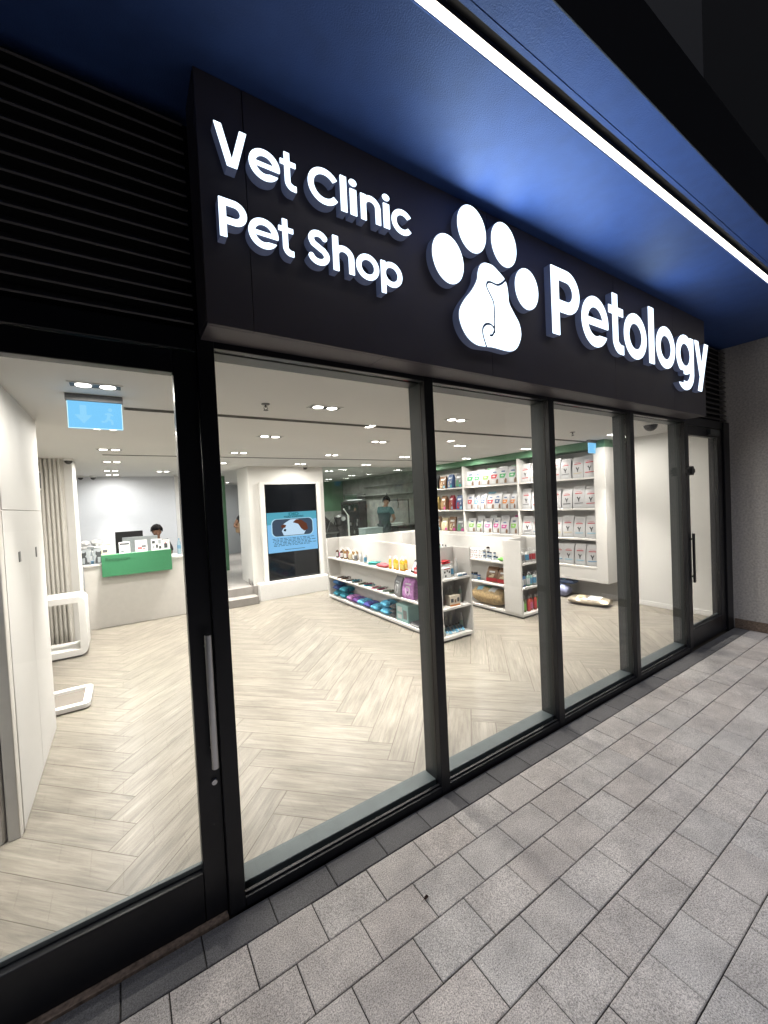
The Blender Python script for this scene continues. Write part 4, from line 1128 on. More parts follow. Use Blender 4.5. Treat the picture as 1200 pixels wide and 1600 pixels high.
vet = {3: ['red', 'tan', 'grey', 'red', 'grey', 'tan', 'red'], 2: ['red', 'grey', 'black', 'pale', 'tan', 'red', 'grey'], 1: ['sky', 'sky', 'tan', 'yellow', 'sky', 'blue', 'grey'], 0: ['blue', 'sky', 'sky', 'blue', 'blue', 'sky', 'sky']}
for k in range(4):
    for i in range(7):
        y = 3.86 + i * 0.216 + rng.uniform(-.008, .008)
        c = vet[k][i]
        put(W_, (6.765 + rng.uniform(-.006, .01), y, SZ[k] + 0.0005), 'white bag with %s band, %s from window end, %s shelf, nearest bay' % (c, ORD[i], shn[k]),
            rz=-PI / 2 + rng.uniform(-.10, .10), scale=(1.12, 1, rng.uniform(0.93, 1.05)), swap={'band': bag_print[c]})
mid = {3: ['green', 'green', 'red', 'lime', 'green', 'green'], 2: ['orange', 'orange', 'navy', 'red', 'navy', 'blue', 'red'], 1: ['lime', 'magenta', 'magenta', 'pink', 'lime', 'lime']}
for k in (1, 2, 3):
    n = len(mid[k])
    for i, c in enumerate(mid[k]):
        y = 5.36 + (i + 0.5) * 1.44 / n + rng.uniform(-.01, .01)
        sw = {'band': bag_print[c]}
        put(Pi, (6.76 + rng.uniform(-.01, .01), y, SZ[k] + 0.0005), 'white bag with %s panel, %s from the right, %s shelf, middle bay' % (c, ORD[i], shn[k]), rz=-PI / 2 + rng.uniform(-.25, .25), scale=(1.12, 1, rng.uniform(.9, 1.05)), swap=sw)
for k, cs in ((3, ['green', 'pale', 'green', 'lime']), (2, ['pale', 'orange', 'sky', 'red']), (1, ['magenta', 'lime', 'pale', 'pink'])):
    for i, c in enumerate(cs):
        put(Pi, (6.90, 5.52 + i * 0.33 + rng.uniform(-.02, .02), SZ[k] + 0.0005), 'back row bag with %s panel, %s from the right, %s shelf, middle bay' % (c, ORD[i], shn[k]), rz=-PI / 2 + rng.uniform(-.3, .3), scale=(1.1, 1, 1.13), swap={'band': bag_print[c], 'body': bag_print[c] if i % 2 == 0 else bag_white})
far = {3: ['grey', 'navy', 'brown', 'black', 'grey'], 2: ['navy', 'wine', 'brown', 'gold', 'grey'], 1: ['grey', 'brown', 'tan', 'brown', 'grey']}
for k in (1, 2, 3):
    for i, c in enumerate(far[k]):
        y = 6.92 + (i + 0.5) * 0.28 + rng.uniform(-.01, .01)
        put(Fu, (6.77, y, SZ[k] + 0.0005), 'glossy %s bag, %s from the right, %s shelf, far bay' % (c, ORD[i], shn[k]), rz=-PI / 2 + rng.uniform(-.3, .3), scale=(1, 1, rng.uniform(.9, 1.08)),
            swap={'body': bag_print[c], 'pet_picture': bag_print[rng.choice(['gold', 'tan', 'green', 'red'])], 'band': bag_print[rng.choice(['teal', 'magenta', 'sky', 'lime'])]})
# sacks and towels on the floor under the shelves
def sack(name, label, loc, rz, L_, W2, h, body, bands, seed=4):
    t = thing(name, label, 'sack', loc, rz)
    rnd = random.Random(seed); bm = bmesh.new(); rings = []
    n = 12
    for i in range(11):
        u = i / 10; e = max(0.25, (1 - abs(2 * u - 1) ** 5)) ** 0.5
        rings.append([bm.verts.new(((u - 0.5) * L_, math.cos(2 * PI * k / n) * W2 / 2 * (0.75 + .25 * e) + rnd.uniform(-.008, .008), h / 2 + h / 2 * e * math.copysign(abs(math.sin(2 * PI * k / n)) ** 0.65, math.sin(2 * PI * k / n)) + rnd.uniform(-.012, .012) * h * 3 * (math.sin(2 * PI * k / n) > -.3))) for k in range(n)])
    for a, b in zip(rings, rings[1:]):
        for k in range(n): bm.faces.new((a[k], a[(k + 1) % n], b[(k + 1) % n], b[k]))
    bm.faces.new(rings[0][::-1]); bm.faces.new(rings[-1])
    for v in bm.verts: v.co.z = max(v.co.z, 0.0)
    bo = obj('body', bm, body, t, smooth=60)
    # printed panels: shells just above the body
    for nm, mm, i0, i1, k0, k1 in bands:
        bm = bmesh.new(); src = bo.data.vertices
        vs = {}
        for i in range(i0, i1 + 1):
            for k in range(k0, k1 + 1):
                p = src[i * n + k % n].co; c = Vector((p.x, 0, h * 0.4)); dd = (p - c).normalized()
                vs[i, k] = bm.verts.new(p + dd * 0.004)
        for i in range(i0, i1):
            for k in range(k0, k1): bm.faces.new((vs[i, k], vs[i, k + 1], vs[i + 1, k + 1], vs[i + 1, k]))
        pp = obj(nm, bm, mm, t, smooth=60)
    return t
straw = mat('straw', (0.42, 0.30, 0.15), 0.5, noise=0.4, nscale=40, bump=0.8, bscale=60)
foil = mat('foil', (0.55, 0.48, 0.38), 0.25, 0.6, noise=0.15, nscale=12, bump=0.5, bscale=18)
sack('pet_food_sack', 'gold and silver pet food sack lying on the floor under the side wall shelves', (6.50, 3.80, 0), PI / 2 + 0.25, 0.62, 0.34, 0.13, foil, [('label', bag_print['pale'], 2, 5, 1, 4), ('band', bag_print['tan'], 6, 8, 1, 5)])
t = sack('towel_roll', 'rolled checked blue and lilac blanket beside the sack on the floor', (6.70, 4.50, 0), PI / 2, 0.40, 0.22, 0.22, mat('lilac', (0.35, 0.38, 0.58), 0.9, noise=0.2, nscale=18, bump=0.4), [('stripe', bag_print['navy'], 3, 4, 0, 5), ('stripe', bag_print['pale'], 6, 7, 0, 5)])
t['category'] = 'blanket'
t = sack('towel_roll', 'dark blue folded blanket standing behind the lilac one', (6.78, 4.40, 0.225), PI / 2, 0.36, 0.20, 0.10, bag_print['navy'], [('stripe', bag_print['sky'], 4, 6, 1, 5)])
t['category'] = 'blanket'
# ------------------------------------------------------------------ free standing shelf units
def gondola(label, x0, x1, y0, yend, y1, zt, zs, faces):
    t = thing('shelf_unit', label, 'shelf unit', ((x0 + x1) / 2, y0, 0), group='low white shelf units in the middle of the shop')
    cx_ = (x0 + x1) / 2; hw = (x1 - x0) / 2
    def b(n, *q, bevel=0.003, m_='shelf_white'): return B(n, m_, t, *q, bevel=bevel)
    L_ = y1 - y0; ye = yend - y0
    b('toe_base', (-hw + 0.03, hw - 0.03, 0.03, L_ - 0.03, 0, 0.0295), m_='mid_grey')
    b('base_board', (-hw, hw, 0, L_, 0.03, 0.07))
    b('end_side_panel', (-hw, -hw + 0.03, 0.0, ye - 0.03, 0.071, zt), (hw - 0.03, hw, 0, ye - 0.03, 0.071, zt))
    b('end_back_panel', (-hw, hw, ye - 0.0295, ye, 0.071, zt))
    b('far_panel', (-hw, hw, L_ - 0.04, L_, 0.071, zt))
    b('spine', (-0.02, 0.02, ye + 0.0005, L_ - 0.0405, 0.071, zt))
    for z in zs[1:]:
        b('end_shelf', (-hw + 0.0305, hw - 0.0305, 0.002, ye - 0.030, z - 0.028, z), bevel=0.002)
        if 'l' in faces: b('shelf', (-hw + 0.002, -0.0205, ye + 0.001, L_ - 0.041, z - 0.028, z), bevel=0.002)
        if 'r' in faces: b('shelf', (0.0205, hw - 0.002, ye + 0.001, L_ - 0.041, z - 0.028, z), bevel=0.002)
    return t
gondola('white shelf unit with shampoo bottles and rolled coats nearest the tall screen', 3.39, 3.95, 3.97, 4.33, 7.43, 1.205, [0.07, 0.445, 0.83], 'lr')
gondola('white shelf unit with a wide blank end panel behind the nearer unit', 4.99, 5.55, 3.98, 4.31, 7.10, 1.195, [0.07, 0.465, 0.84], 'lr')
t = thing('blank_side_panel', 'plain white panel on the side of the rear shelf unit end', 'panel', (4.985, 4.15, 0))
# ------------------------------------------------------------------ goods
def bottle(kind, body, cap, label):
    t = thing('bottle', 'x', 'bottle')
    if kind == 'pump':
        pb = [(0.026, 0), (0.030, 0.006), (0.030, 0.125), (0.022, 0.145), (0.010, 0.150), (0.010, 0.156)]; lab = (0.0305, 0.03, 0.11)
        bm = bmesh.new(); lathe(bm, [(0.012, 0.1565), (0.012, 0.170), (0.004, 0.172), (0.004, 0.190), (0.010, 0.192), (0.010, 0.198)], n=10); tube(bm, [(0, 0, 0.195), (0, -0.03, 0.193), (0, -0.034, 0.184)], 0.004, 6)
    elif kind == 'tall':
        pb = [(0.022, 0), (0.026, 0.005), (0.026, 0.150), (0.012, 0.175), (0.012, 0.180)]; lab = (0.0265, 0.03, 0.12)
        bm = bmesh.new(); lathe(bm, [(0.014, 0.1805), (0.013, 0.215), (0.008, 0.22)], n=10)
    else:
        pb = [(0.030, 0), (0.034, 0.004), (0.034, 0.070), (0.030, 0.078)]; lab = (0.0345, 0.01, 0.065)
        bm = bmesh.new(); lathe(bm, [(0.033, 0.0785), (0.033, 0.098), (0.030, 0.10)], n=12)
    capbm = bm
    bm = bmesh.new(); lathe(bm, pb, n=14); obj('bottle_body', bm, body, t, smooth=40)
    obj('cap', capbm, cap, t, smooth=40)
    bm = bmesh.new()
    r, a, b = lab; n = 14
    R0 = [bm.verts.new((r * math.cos(PI * 1.5 + (k / n - .5) * 3.6), r * math.sin(PI * 1.5 + (k / n - .5) * 3.6), a)) for k in range(n + 1)]
    R1 = [bm.verts.new((v.co.x, v.co.y, b)) for v in R0]
    for k in range(n): bm.faces.new((R0[k], R0[k + 1], R1[k + 1], R1[k]))
    obj('label', bm, label, t, smooth=60)
    return t
def liquid(n_, c): return mat('plastic_' + n_, c, 0.18, noise=0.05)
amb = liquid('amber', (0.26, 0.15, 0.05)); org = liquid('orange', (0.75, 0.33, 0.03)); clr = liquid('clear', (0.55, 0.55, 0.5)); wht = liquid('white', (0.68, 0.68, 0.66)); brn = liquid('brown', (0.10, 0.05, 0.035)); grn = liquid('olive', (0.16, 0.22, 0.08)); red_ = liquid('red', (0.42, 0.07, 0.05)); blu = liquid('blue', (0.05, 0.14, 0.30)); lgr = liquid('mint', (0.35, 0.55, 0.48))
capw = liquid('cap_white', (0.72, 0.72, 0.72)); capb = liquid('cap_black', (0.02, 0.02, 0.02))
PRO = {}
def place(kind, body, cap, lab, loc, label, group, sc_=1.0, rz=0.0, rx=None):
    key = kind
    if key not in PRO:
        PRO[key] = bottle(kind, body, cap, lab); t = PRO[key]
        t.location = loc; t['label'] = label; t['group'] = group; t.scale = (sc_,) * 3; t.rotation_euler = (0, 0, rz)
    else:
        t = dup(PRO[key], loc, label, rz, sc_, {'bottle_body': body, 'cap': cap, 'label': lab}); t['group'] = group
    return t
LW, LR_, LG, LB, LT, LP = bag_print['pale'], bag_print['red'], bag_print['green'], bag_print['blue'], bag_print['tan'], bag_print['pink']
fz = -PI / 2       # labels turned to -x
g1 = 'bottles on the upper shelf of the nearer shelf unit'
tops = [(7.14, brn, LW, 'dark bottle'), (7.06, wht, LP, 'white bottle with pink label'), (6.96, brn, LW, 'brown pump bottle'), (6.88, amb, LT, 'amber bottle with tan label'), (6.80, amb, LW, 'amber bottle with white label'), (6.70, amb, LT, 'amber bottle'), (6.60, clr, LT, 'pale bottle with tan label'), (6.51, amb, LW, 'amber bottle'), (6.40, clr, bag_print['grey'], 'clear bottle with grey label'), (6.26, wht, LW, 'white bottle'), (6.05, wht, LB, 'white bottle with blue label')]
for i, (y, b_, l_, lb) in enumerate(tops):
    place('pump', b_, capw, l_, (3.49 + 0.03 * (i % 2), y, 0.8305), '%s, %s from the far end of the upper shelf' % (lb, ORD[i]), g1, 1.0, fz + rng.uniform(-.4, .4))
for i, (y, b_, l_) in enumerate([(7.10, amb, LW), (6.92, brn, LP), (6.84, amb, LT), (6.66, amb, LT), (6.55, amb, LW)]):
    place('pump', b_, capw, l_, (3.58, y - 0.02, 0.8305), 'pump bottle in the back row of the upper shelf, %s from the far end' % ORD[i], g1, 1.06, fz)
for i, y in enumerate([5.25, 5.15, 5.06, 4.98, 4.90]):
    place('tall', org, capw, bag_print['yellow'], (3.47 + 0.02 * (i % 2), y, 0.8305), 'orange shampoo bottle, %s from the left of the orange bottles' % ORD[i], 'orange shampoo bottles', 0.88, fz)
for i, y in enumerate([5.20, 5.02, 4.94]):
    place('tall', org, capw, bag_print['yellow'], (3.55, y, 0.8305), 'orange shampoo bottle behind the front ones, %s from the left' % ORD[i], 'orange shampoo bottles', 0.92, fz)
def cloth(name, label, cat, loc, size, m_, rz=0.0, group=None, seed=1, trim=None, layers=2):
    """a folded or rolled textile: stacked soft layers as one body with a strap"""
    t = thing(name, label, cat, loc, rz, group)
    rnd = random.Random(seed); a, b, c = size
    bm = bmesh.new()
    n = 12
    for L_ in range(layers):
        rings = []; hh = c / layers
        for i in range(9):
            u = -1 + 2 * i / 8; e = max(0.25, (1 - abs(u) ** 5)) 
            rings.append([bm.verts.new((u * a / 2 + rnd.uniform(-.004, .004), b / 2 * math.copysign(abs(math.cos(2 * PI * k / n)) ** .6, math.cos(2 * PI * k / n)) * (0.9 + .1 * e) + rnd.uniform(-.006, .006), hh * (L_ + 0.5) + hh / 2 * math.copysign(abs(math.sin(2 * PI * k / n)) ** .7, math.sin(2 * PI * k / n)) * e * 0.98)) for k in range(n)])
        for p, q in zip(rings, rings[1:]):
            for k in range(n): bm.faces.new((p[k], p[(k + 1) % n], q[(k + 1) % n], q[k]))
        bm.faces.new(rings[0][::-1]); bm.faces.new(rings[-1])
    obj('folds', bm, m_, t, smooth=60)
    if trim:
        bm = bmesh.new(); loop = [(0.0, (b / 2 + 0.004) * math.cos(2 * PI * k / 16), c / 2 + (c / 2 + 0.003) * math.sin(2 * PI * k / 16)) for k in range(16)]
        x = rnd.uniform(-.2, .2) * a
        R = [[bm.verts.new((x + dx, p[1], max(p[2], 0.001))) for p in loop] for dx in (-0.012, 0.012)]
        for k in range(16): bm.faces.new((R[0][k], R[0][(k + 1) % 16], R[1][(k + 1) % 16], R[1][k]))
        obj('strap', bm, trim, t, smooth=60)
    return t
def fab(n_, c): return mat('fabric_' + n_, c, 0.85, noise=0.35, nscale=26, bump=0.5, bscale=50)
ftl, fbl, fnv, fpu, fpk, fgr, fsk = fab('teal', (.03, .22, .30)), fab('blue', (.04, .13, .30)), fab('navy', (.02, .04, .14)), fab('purple', (.14, .05, .24)), fab('lilac', (.42, .20, .45)), fab('grey', (.08, .085, .09)), fab('sky', (.10, .40, .62))
coats = [(7.16, 0.0, ftl, fpu, 'teal rolled dog coat at the far end of the bottom shelf'), (7.16, 0.115, fnv, ftl, 'navy rolled dog coat lying on the teal one at the far end'), (7.14, 0.225, fbl, fpu, 'blue rolled dog coat topmost at the far end'),
         (6.88, 0.0, ftl, fpk, 'teal and pink rolled coat, second roll from the far end'), (6.88, 0.115, ftl, fnv, 'turquoise rolled coat on top of the second roll'), (6.60, 0.0, fpk, fpu, 'lilac rolled coat beside the turquoise rolls'), (6.38, 0.0, fpu, fbl, 'dark purple rolled coat next to the lilac roll'),
         (6.20, 0.0, fsk, fnv, 'sky blue rolled coat left of the indigo roll'), (5.97, 0.0, fab('indigo', (.05, .05, .25)), fsk, 'indigo rolled coat in the middle of the bottom shelf'), (5.73, 0.0, fsk, ftl, 'light blue folded coat right of the indigo roll'), (5.42, 0.0, fsk, fgr, 'light blue coat with a black end at the bottom of its pair'), (5.42, 0.115, fsk, fnv, 'light blue coat lying on top of its pair')]
for i, (y, z, m_, tr, lb) in enumerate(coats):
    cloth('rolled_coat', lb, 'dog coat', (3.53, y, 0.0705 + z), (0.25, 0.20, 0.112), m_, rng.uniform(-.15, .15), 'rolled dog coats on the bottom shelf', seed=i, trim=tr, layers=1)
cloth('black_cushion', 'black folded cushion right of the light blue coats', 'cushion', (3.55, 5.20, 0.0705), (0.24, 0.16, 0.20), fgr, 0, None, 30, None, 3)
def carton(label, loc, size, m_, prints, rz=0.0, group='boxed goods on the shelves', cat='box'):
    t = thing('product_box', label, cat, loc, rz, group); a, b, c = size
    B('carton', m_, t, (-a / 2, a / 2, -b / 2, b / 2, 0, c), bevel=0.002)
    for mm, (u0, u1, t0, t1) in prints:
        B('print', mm, t, (-a / 2 + u0 * a, -a / 2 + u1 * a, -b / 2 - 0.0012, -b / 2 - 0.0002, t0 * c, t1 * c))
    return t
lbx = liquid('pale_teal', (.30, .50, .50))
carton('pale blue green upright box at the near end of the bottom shelf', (3.53, 4.93, 0.0705), (0.30, 0.20, 0.26), lbx, [(LW, (.1, .5, .55, .85)), (bag_print['grey'], (.6, .9, .2, .7)), (LW, (.1, .45, .15, .4))], fz)
carton('flat dark tray at the near end of the bottom shelf', (3.50, 4.60, 0.0705), (0.22, 0.18, 0.05), mat('tray', (.08, .08, .09), .4), [(LW, (.1, .9, .3, .7))], fz, cat='tray')
# leads and collars laid on the middle shelf
def lead(label, loc, rz, m_, group='leads and collars on the middle shelf'):
    t = thing('pet_collar', label, 'collar', loc, rz, group)
    bm = bmesh.new(); loop_frame(bm, 0.20, 0.055, 0.025, 0.012, 'z', 0.0, 0.018)
    obj('band', bm, m_, t, bevel=0.002, smooth=50)
    B('buckle', 'steel', t, (0.045, 0.07, -0.031, -0.010, 0.0, 0.024), bevel=0.002)
    B('hang_tag', LW, t, (-0.09, -0.03, -0.006, 0.014, 0.0, 0.004))
cl = [fab('leather', (.10, .05, .03)), fab('leather', (.10, .05, .03)), fgr, fgr, fab('olive', (.07, .09, .05)), ftl, fab('rose', (.40, .12, .18)), fab('wine', (.22, .05, .10)), fab('sage', (.20, .28, .24)), fab('sage', (.20, .28, .24))]
cn = ['brown leather', 'dark brown', 'black', 'charcoal', 'olive', 'teal', 'rose', 'wine red', 'sage green', 'pale green']
ly = [7.05, 6.85, 6.64, 6.42, 6.20, 5.98, 5.76, 5.58, 5.40, 5.24]
for i, y in enumerate(ly):
    lead('%s collar lying flat, %s from the far end of the middle shelf' % (cn[i], ORD[i]), (3.50, y, 0.4455), rng.uniform(-.3, .3), cl[i])
    if i % 2 == 0: lead('%s collar set behind the others near the %s place from the far end' % (cn[i], ORD[i]), (3.57, y - 0.10, 0.4455), rng.uniform(-.3, .3), cl[(i + 3) % 10])
def pouch(label, loc, body, face, rz, sc_=1.0):
    t = thing('printed_bag', label, 'bag', loc, rz, 'large printed bags on the middle shelf')
    t.scale = (sc_,) * 3
    w_, d, h = 0.24, 0.13, 0.30
    obj('body', bag_mesh(w_, d, h, 9), body, t, smooth=50)
    decal('dog_head_print', face, [(-.35, .25), (.0, .16), (.35, .25), (.42, .5), (.30, .62), (-.30, .62), (-.42, .5)], w_, d, h, t)
    decal('nose_print', bag_print['black'], [(-.10, .30), (.10, .30), (.12, .38), (-.12, .38)], w_, d, h, t, 0.003)
    decal('title', LW, [(-.5, .70), (.5, .70), (.5, .76), (-.5, .76)], w_, d, h, t)
pouch('dark grey bag with a pale dog head, left of the lilac bag', (3.48, 5.00, 0.4455), bag_print['grey'], LW, fz - 0.2)
pouch('lilac bag with a white dog head on the middle shelf', (3.49, 4.76, 0.4455), fpk, LW, fz + 0.1)
cloth('harness', 'turquoise folded harness between the bottles', 'harness', (3.53, 5.82, 0.8305), (0.16, 0.20, 0.05), fab('turquoise', (.05, .32, .30)), 0.4, None, 41, capb, 2)
cloth('red_pouch', 'coral red soft pouch beside the orange bottles', 'pouch', (3.49, 5.47, 0.8305), (0.14, 0.26, 0.06), fab('coral', (.55, .10, .12)), 0.1, None, 42, None, 1)
t = thing('picture_stand', 'tilted dark display card right of the orange bottles', 'display card', (3.50, 4.72, 0.8305), fz - 0.3)
o = B('card', 'black_plastic', t, (-0.07, 0.07, -0.005, 0.0, 0.0, 0.19), bevel=0.002); o.rotation_euler = (math.radians(-25), 0, 0)
o2 = B('print', bag_print['pale'], o, (-0.05, 0.05, -0.0062, -0.0052, 0.03, 0.16))
B('foot', 'black_plastic', t, (-0.07, 0.07, 0.0, 0.09, 0, 0.004))
carton('small red box at the near end of the upper shelf', (3.50, 4.58, 0.8305), (0.10, 0.08, 0.09), bag_print['red'], [(LW, (.2, .8, .4, .7))], fz)
# end shelves of the nearer unit
E1 = 'goods on the end shelves of the nearer shelf unit'
ex = [('pump', lgr, LW, 3.455, 4.08, .8305, 'mint bottle at the left of the top end shelf'), ('pump', wht, LB, 3.70, 4.10, .8305, 'white bottle in the middle of the top end shelf'), ('tall', clr, LW, 3.86, 4.18, .8305, 'tall clear bottle at the back right of the top end shelf'), ('tall', wht, LW, 3.81, 4.12, .8305, 'tall white bottle right of the middle on the top end shelf'),
      ('tall', clr, LW, 3.73, 4.22, .4455, 'clear bottle at the back of the middle end shelf'), ('tall', clr, LW, 3.80, 4.24, .4455, 'second clear bottle at the back of the middle end shelf'), ('tall', lgr, LW, 3.88, 4.14, .4455, 'mint labelled bottle at the right of the middle end shelf'), ('jar', brn, LW, 3.47, 4.10, .4455, 'brown jar at the left of the middle end shelf'), ('jar', wht, LP, 3.54, 4.16, .4455, 'white and pink jar on the middle end shelf'),
      ('pump', wht, lgr, 3.47, 4.06, .0705, 'white and mint bottle at the left of the bottom end shelf'), ('tall', wht, lgr, 3.88, 4.14, .0705, 'white bottle with mint base at the right of the bottom end shelf'), ('tall', clr, LW, 3.78, 4.24, .0705, 'clear bottle at the back of the bottom end shelf'), ('tall', clr, LW, 3.70, 4.26, .0705, 'pale bottle behind the blue tubes')]
for k, b_, l_, x, y, z, lb in ex: place(k, b_, capw, l_, (x, y, z), lb, E1, 1.0, rng.uniform(-.3, .3))
carton('white box with dark paw pictures on the top end shelf', (3.575, 4.10, .8305), (0.15, 0.10, 0.13), wp, [(dkp, (.1, .3, .5, .7)), (dkp, (.45, .6, .6, .8)), (dkp, (.7, .9, .45, .65)), (dkp, (.2, .4, .1, .3)), (LR_, (.1, .9, .88, .97))], 0.1)
carton('red topped box behind the paw box', (3.53, 4.22, .8305), (0.12, 0.08, 0.16), wp, [(LR_, (0, 1, .75, 1))], 0)
cloth('red_cloth_roll', 'bright red folded cloth on top of the boxes of the top end shelf', 'cloth', (3.70, 4.24, .985), (0.17, 0.10, 0.05), fab('red', (.5, .03, .04)), 0.1, None, 44, None, 2)
carton('white carton carrying the red cloth', (3.70, 4.24, .8305), (0.16, 0.09, 0.154), wp, [(dkp, (.2, .5, .3, .6))], 0)
carton('flat blue and white packs at the front of the top end shelf', (3.80, 4.03, .8305), (0.19, 0.07, 0.035), wp, [(LB, (.05, .5, .2, .8)), (bag_print['navy'], (.55, .95, .2, .8))], 0.05)
carton('cream and orange square box on the middle end shelf', (3.68, 4.08, .4455), (0.17, 0.12, 0.14), liquid('cream', (.62, .55, .45)), [(dkp, (.1, .35, .35, .7)), (bag_print['brown'], (.45, .62, .3, .6)), (dkp, (.7, .92, .35, .75)), (bag_print['orange'], (.0, 1, .0, .15))], -0.1)
for i in range(6):
    t = thing('blue_tube', 'white and blue tube pack lying slanted, %s from the left on the bottom end shelf' % ORD[i], 'tube', (3.56 + i * 0.058, 4.12, .0715), 0.0, 'blue tube packs on the bottom end shelf')
    t.rotation_euler = (math.radians(22), 0, math.radians(-20))
    B('tube_body', bag_print['sky'] if i % 2 else bag_print['pale'], t, (-0.022, 0.022, -0.09, 0.05, 0.035, 0.053), bevel=0.006)
    B('tube_cap', capb, t, (-0.020, 0.020, 0.0505, 0.09, 0.037, 0.051), bevel=0.004)
    B('print', LB, t, (-0.014, 0.014, -0.07, 0.02, 0.0532, 0.0540))
# rear unit
E2 = 'goods on the left side of the rear shelf unit'
def jars(y, z, n, b_, c_, l_, lb, kind='jar', dx=0.07, x0=5.08, sc_=0.9):
    for i in range(n): place(kind, b_, c_, l_, (x0 + (i % 2) * 0.02, y - i * dx, z), '%s, %s from the far end' % (lb, ORD[i]), E2, sc_, fz)
for i in range(3): 
    for j in range(2):
        carton('white box with dark dots, %s of the lower row' % ORD[i] if j == 0 else 'white box with dark dots, %s of the upper row' % ORD[i], (5.10, 5.06 - i * 0.105 + 0.0, .8405 + j * .082), (0.095, 0.10, 0.08), wp, [(dkp, (.15, .35, .5, .8)), (dkp, (.6, .8, .45, .75)), (LR_, (.2, .8, .1, .2))], fz)
jars(4.79, .8405, 5, blu, capb, LW, 'small navy jar with white label on the top shelf', dx=0.068, sc_=0.62)
jars(4.785, .9035, 4, blu, capb, LW, 'small navy jar stacked on the row of jars', dx=0.068, sc_=0.62)
place('jar', brn, capb, LW, (5.10, 4.72, .967), 'brown jar standing on top of the navy jars', E2, 0.8, fz)
cloth('green_pack', 'bright green small pack near the blank panel', 'pack', (5.08, 4.40, .8405), (0.10, 0.12, 0.06), fab('lime', (.12, .35, .06)), 0, None, 51, None, 1)
jars(5.12, .4655, 2, blu, capb, LW, 'blue labelled jar on the middle shelf', dx=0.09, sc_=1.15)
place('jar', wht, liquid('cap_blue', (.1, .15, .4)), LB, (5.08, 4.93, .4655), 'white and blue jar on the middle shelf', E2, .85, fz)
place('jar', red_, liquid('cap_blue', (.1, .15, .4)), LR_, (5.05, 5.17, .4655), 'small red jar at the far end of the middle shelf', E2, .5, fz)
def treat(label, y, rz):
    t = thing('treat_bag', label, 'bag', (5.12, y, .4655), rz, 'red and brown treat bags'); t.rotation_euler = (math.radians(-10), 0, rz)
    w_, d, h = 0.20, 0.12, 0.25
    obj('body', bag_mesh(w_, d, h, 12), bag_print['brown'], t, smooth=50)
    decal('band', LR_, [(-.95, .02), (.95, .02), (.95, .24), (-.95, .24)], w_, d, h, t)
    decal('title', bag_print['pale'], [(-.5, .60), (.5, .60), (.5, .70), (-.5, .70)], w_, d, h, t)
    decal('pet_picture', bag_print['tan'], [(-.6, .28), (.3, .28), (.5, .5), (-.2, .55)], w_, d, h, t)
treat('red and brown treat bag leaning on the middle shelf', 4.65, fz + 0.2); treat('red and brown treat bag beside the blank panel', 4.42, fz)
sack('bedding_sack', 'clear sack of straw bedding with white labels on the bottom shelf of the rear unit', (5.13, 4.74, .0705), PI / 2, 0.66, 0.26, 0.30, straw, [('label', LW, 2, 4, 1, 4), ('label', bag_print['sky'], 6, 8, 1, 4), ('label', bag_print['green'], 4, 6, 2, 4)])
bp_o = B('cover_panel', 'shelf_white', t := bpy.data.objects['blank_side_panel'], (0.0, 0.004, -0.17, 0.16, 0.072, 1.194))
# far left items, seen above the nearer unit
for i in range(6):
    place('tall', [blu, brn, brn, lgr, wht, blu][i], capb, [LW, LR_, LR_, LW, LB, LW][i], (5.10, 6.20 - i * 0.085, .8405), 'dropper bottle with dark cap, %s from the far end on the rear unit' % ORD[i], 'dropper bottles on the rear unit', 0.8, fz)
for i in range(4): carton('low printed box, %s from the far end on the top shelf of the rear unit' % ORD[i], (5.12, 5.62 - i * 0.12, .8405), (0.10, 0.10, 0.07 + 0.02 * (i % 2)), [wp, gyp, wp, gyp][i], [(LG, (.1, .5, .3, .8)), (dkp, (.6, .9, .3, .7))], fz)
for i in range(4): place('jar', [red_, org, red_, brn][i], capb, LR_, (5.10, 6.92 - i * 0.09, .8405), 'small red jar near the far panel of the rear unit, %s from the end' % ORD[i], 'red jars on the rear unit', 0.9, fz)
E3 = 'bottles on the end shelves of the rear shelf unit'
for r, (z, kind, bs, ls, nm) in enumerate([(.8405, 'pump', [wht, wht, wht, wht, wht, wht], [bag_print['grey'], bag_print['grey'], LB, LR_, LR_, LW], 'pump bottle on the top end shelf'), (.4655, 'pump', [blu, blu, lgr, lgr, wht, wht], [LW, LW, LW, LB, LB, LW], 'bottle with a white label on the middle end shelf'), (.0705, 'tall', [wht, grn, red_, red_, red_, grn], [LW, bag_print['lime'], LR_, LP, LR_, LG], 'tall bottle on the bottom end shelf')]):
    for i in range(6):
        place(kind, bs[i], capw if r != 1 else (capb if i < 2 else capw), ls[i], (5.075 + i * 0.078, 4.05 + 0.02 * (i % 2), z), '%s, %s from the left' % (nm, ORD[i]), E3, 1.12, rng.uniform(-.3, .3))
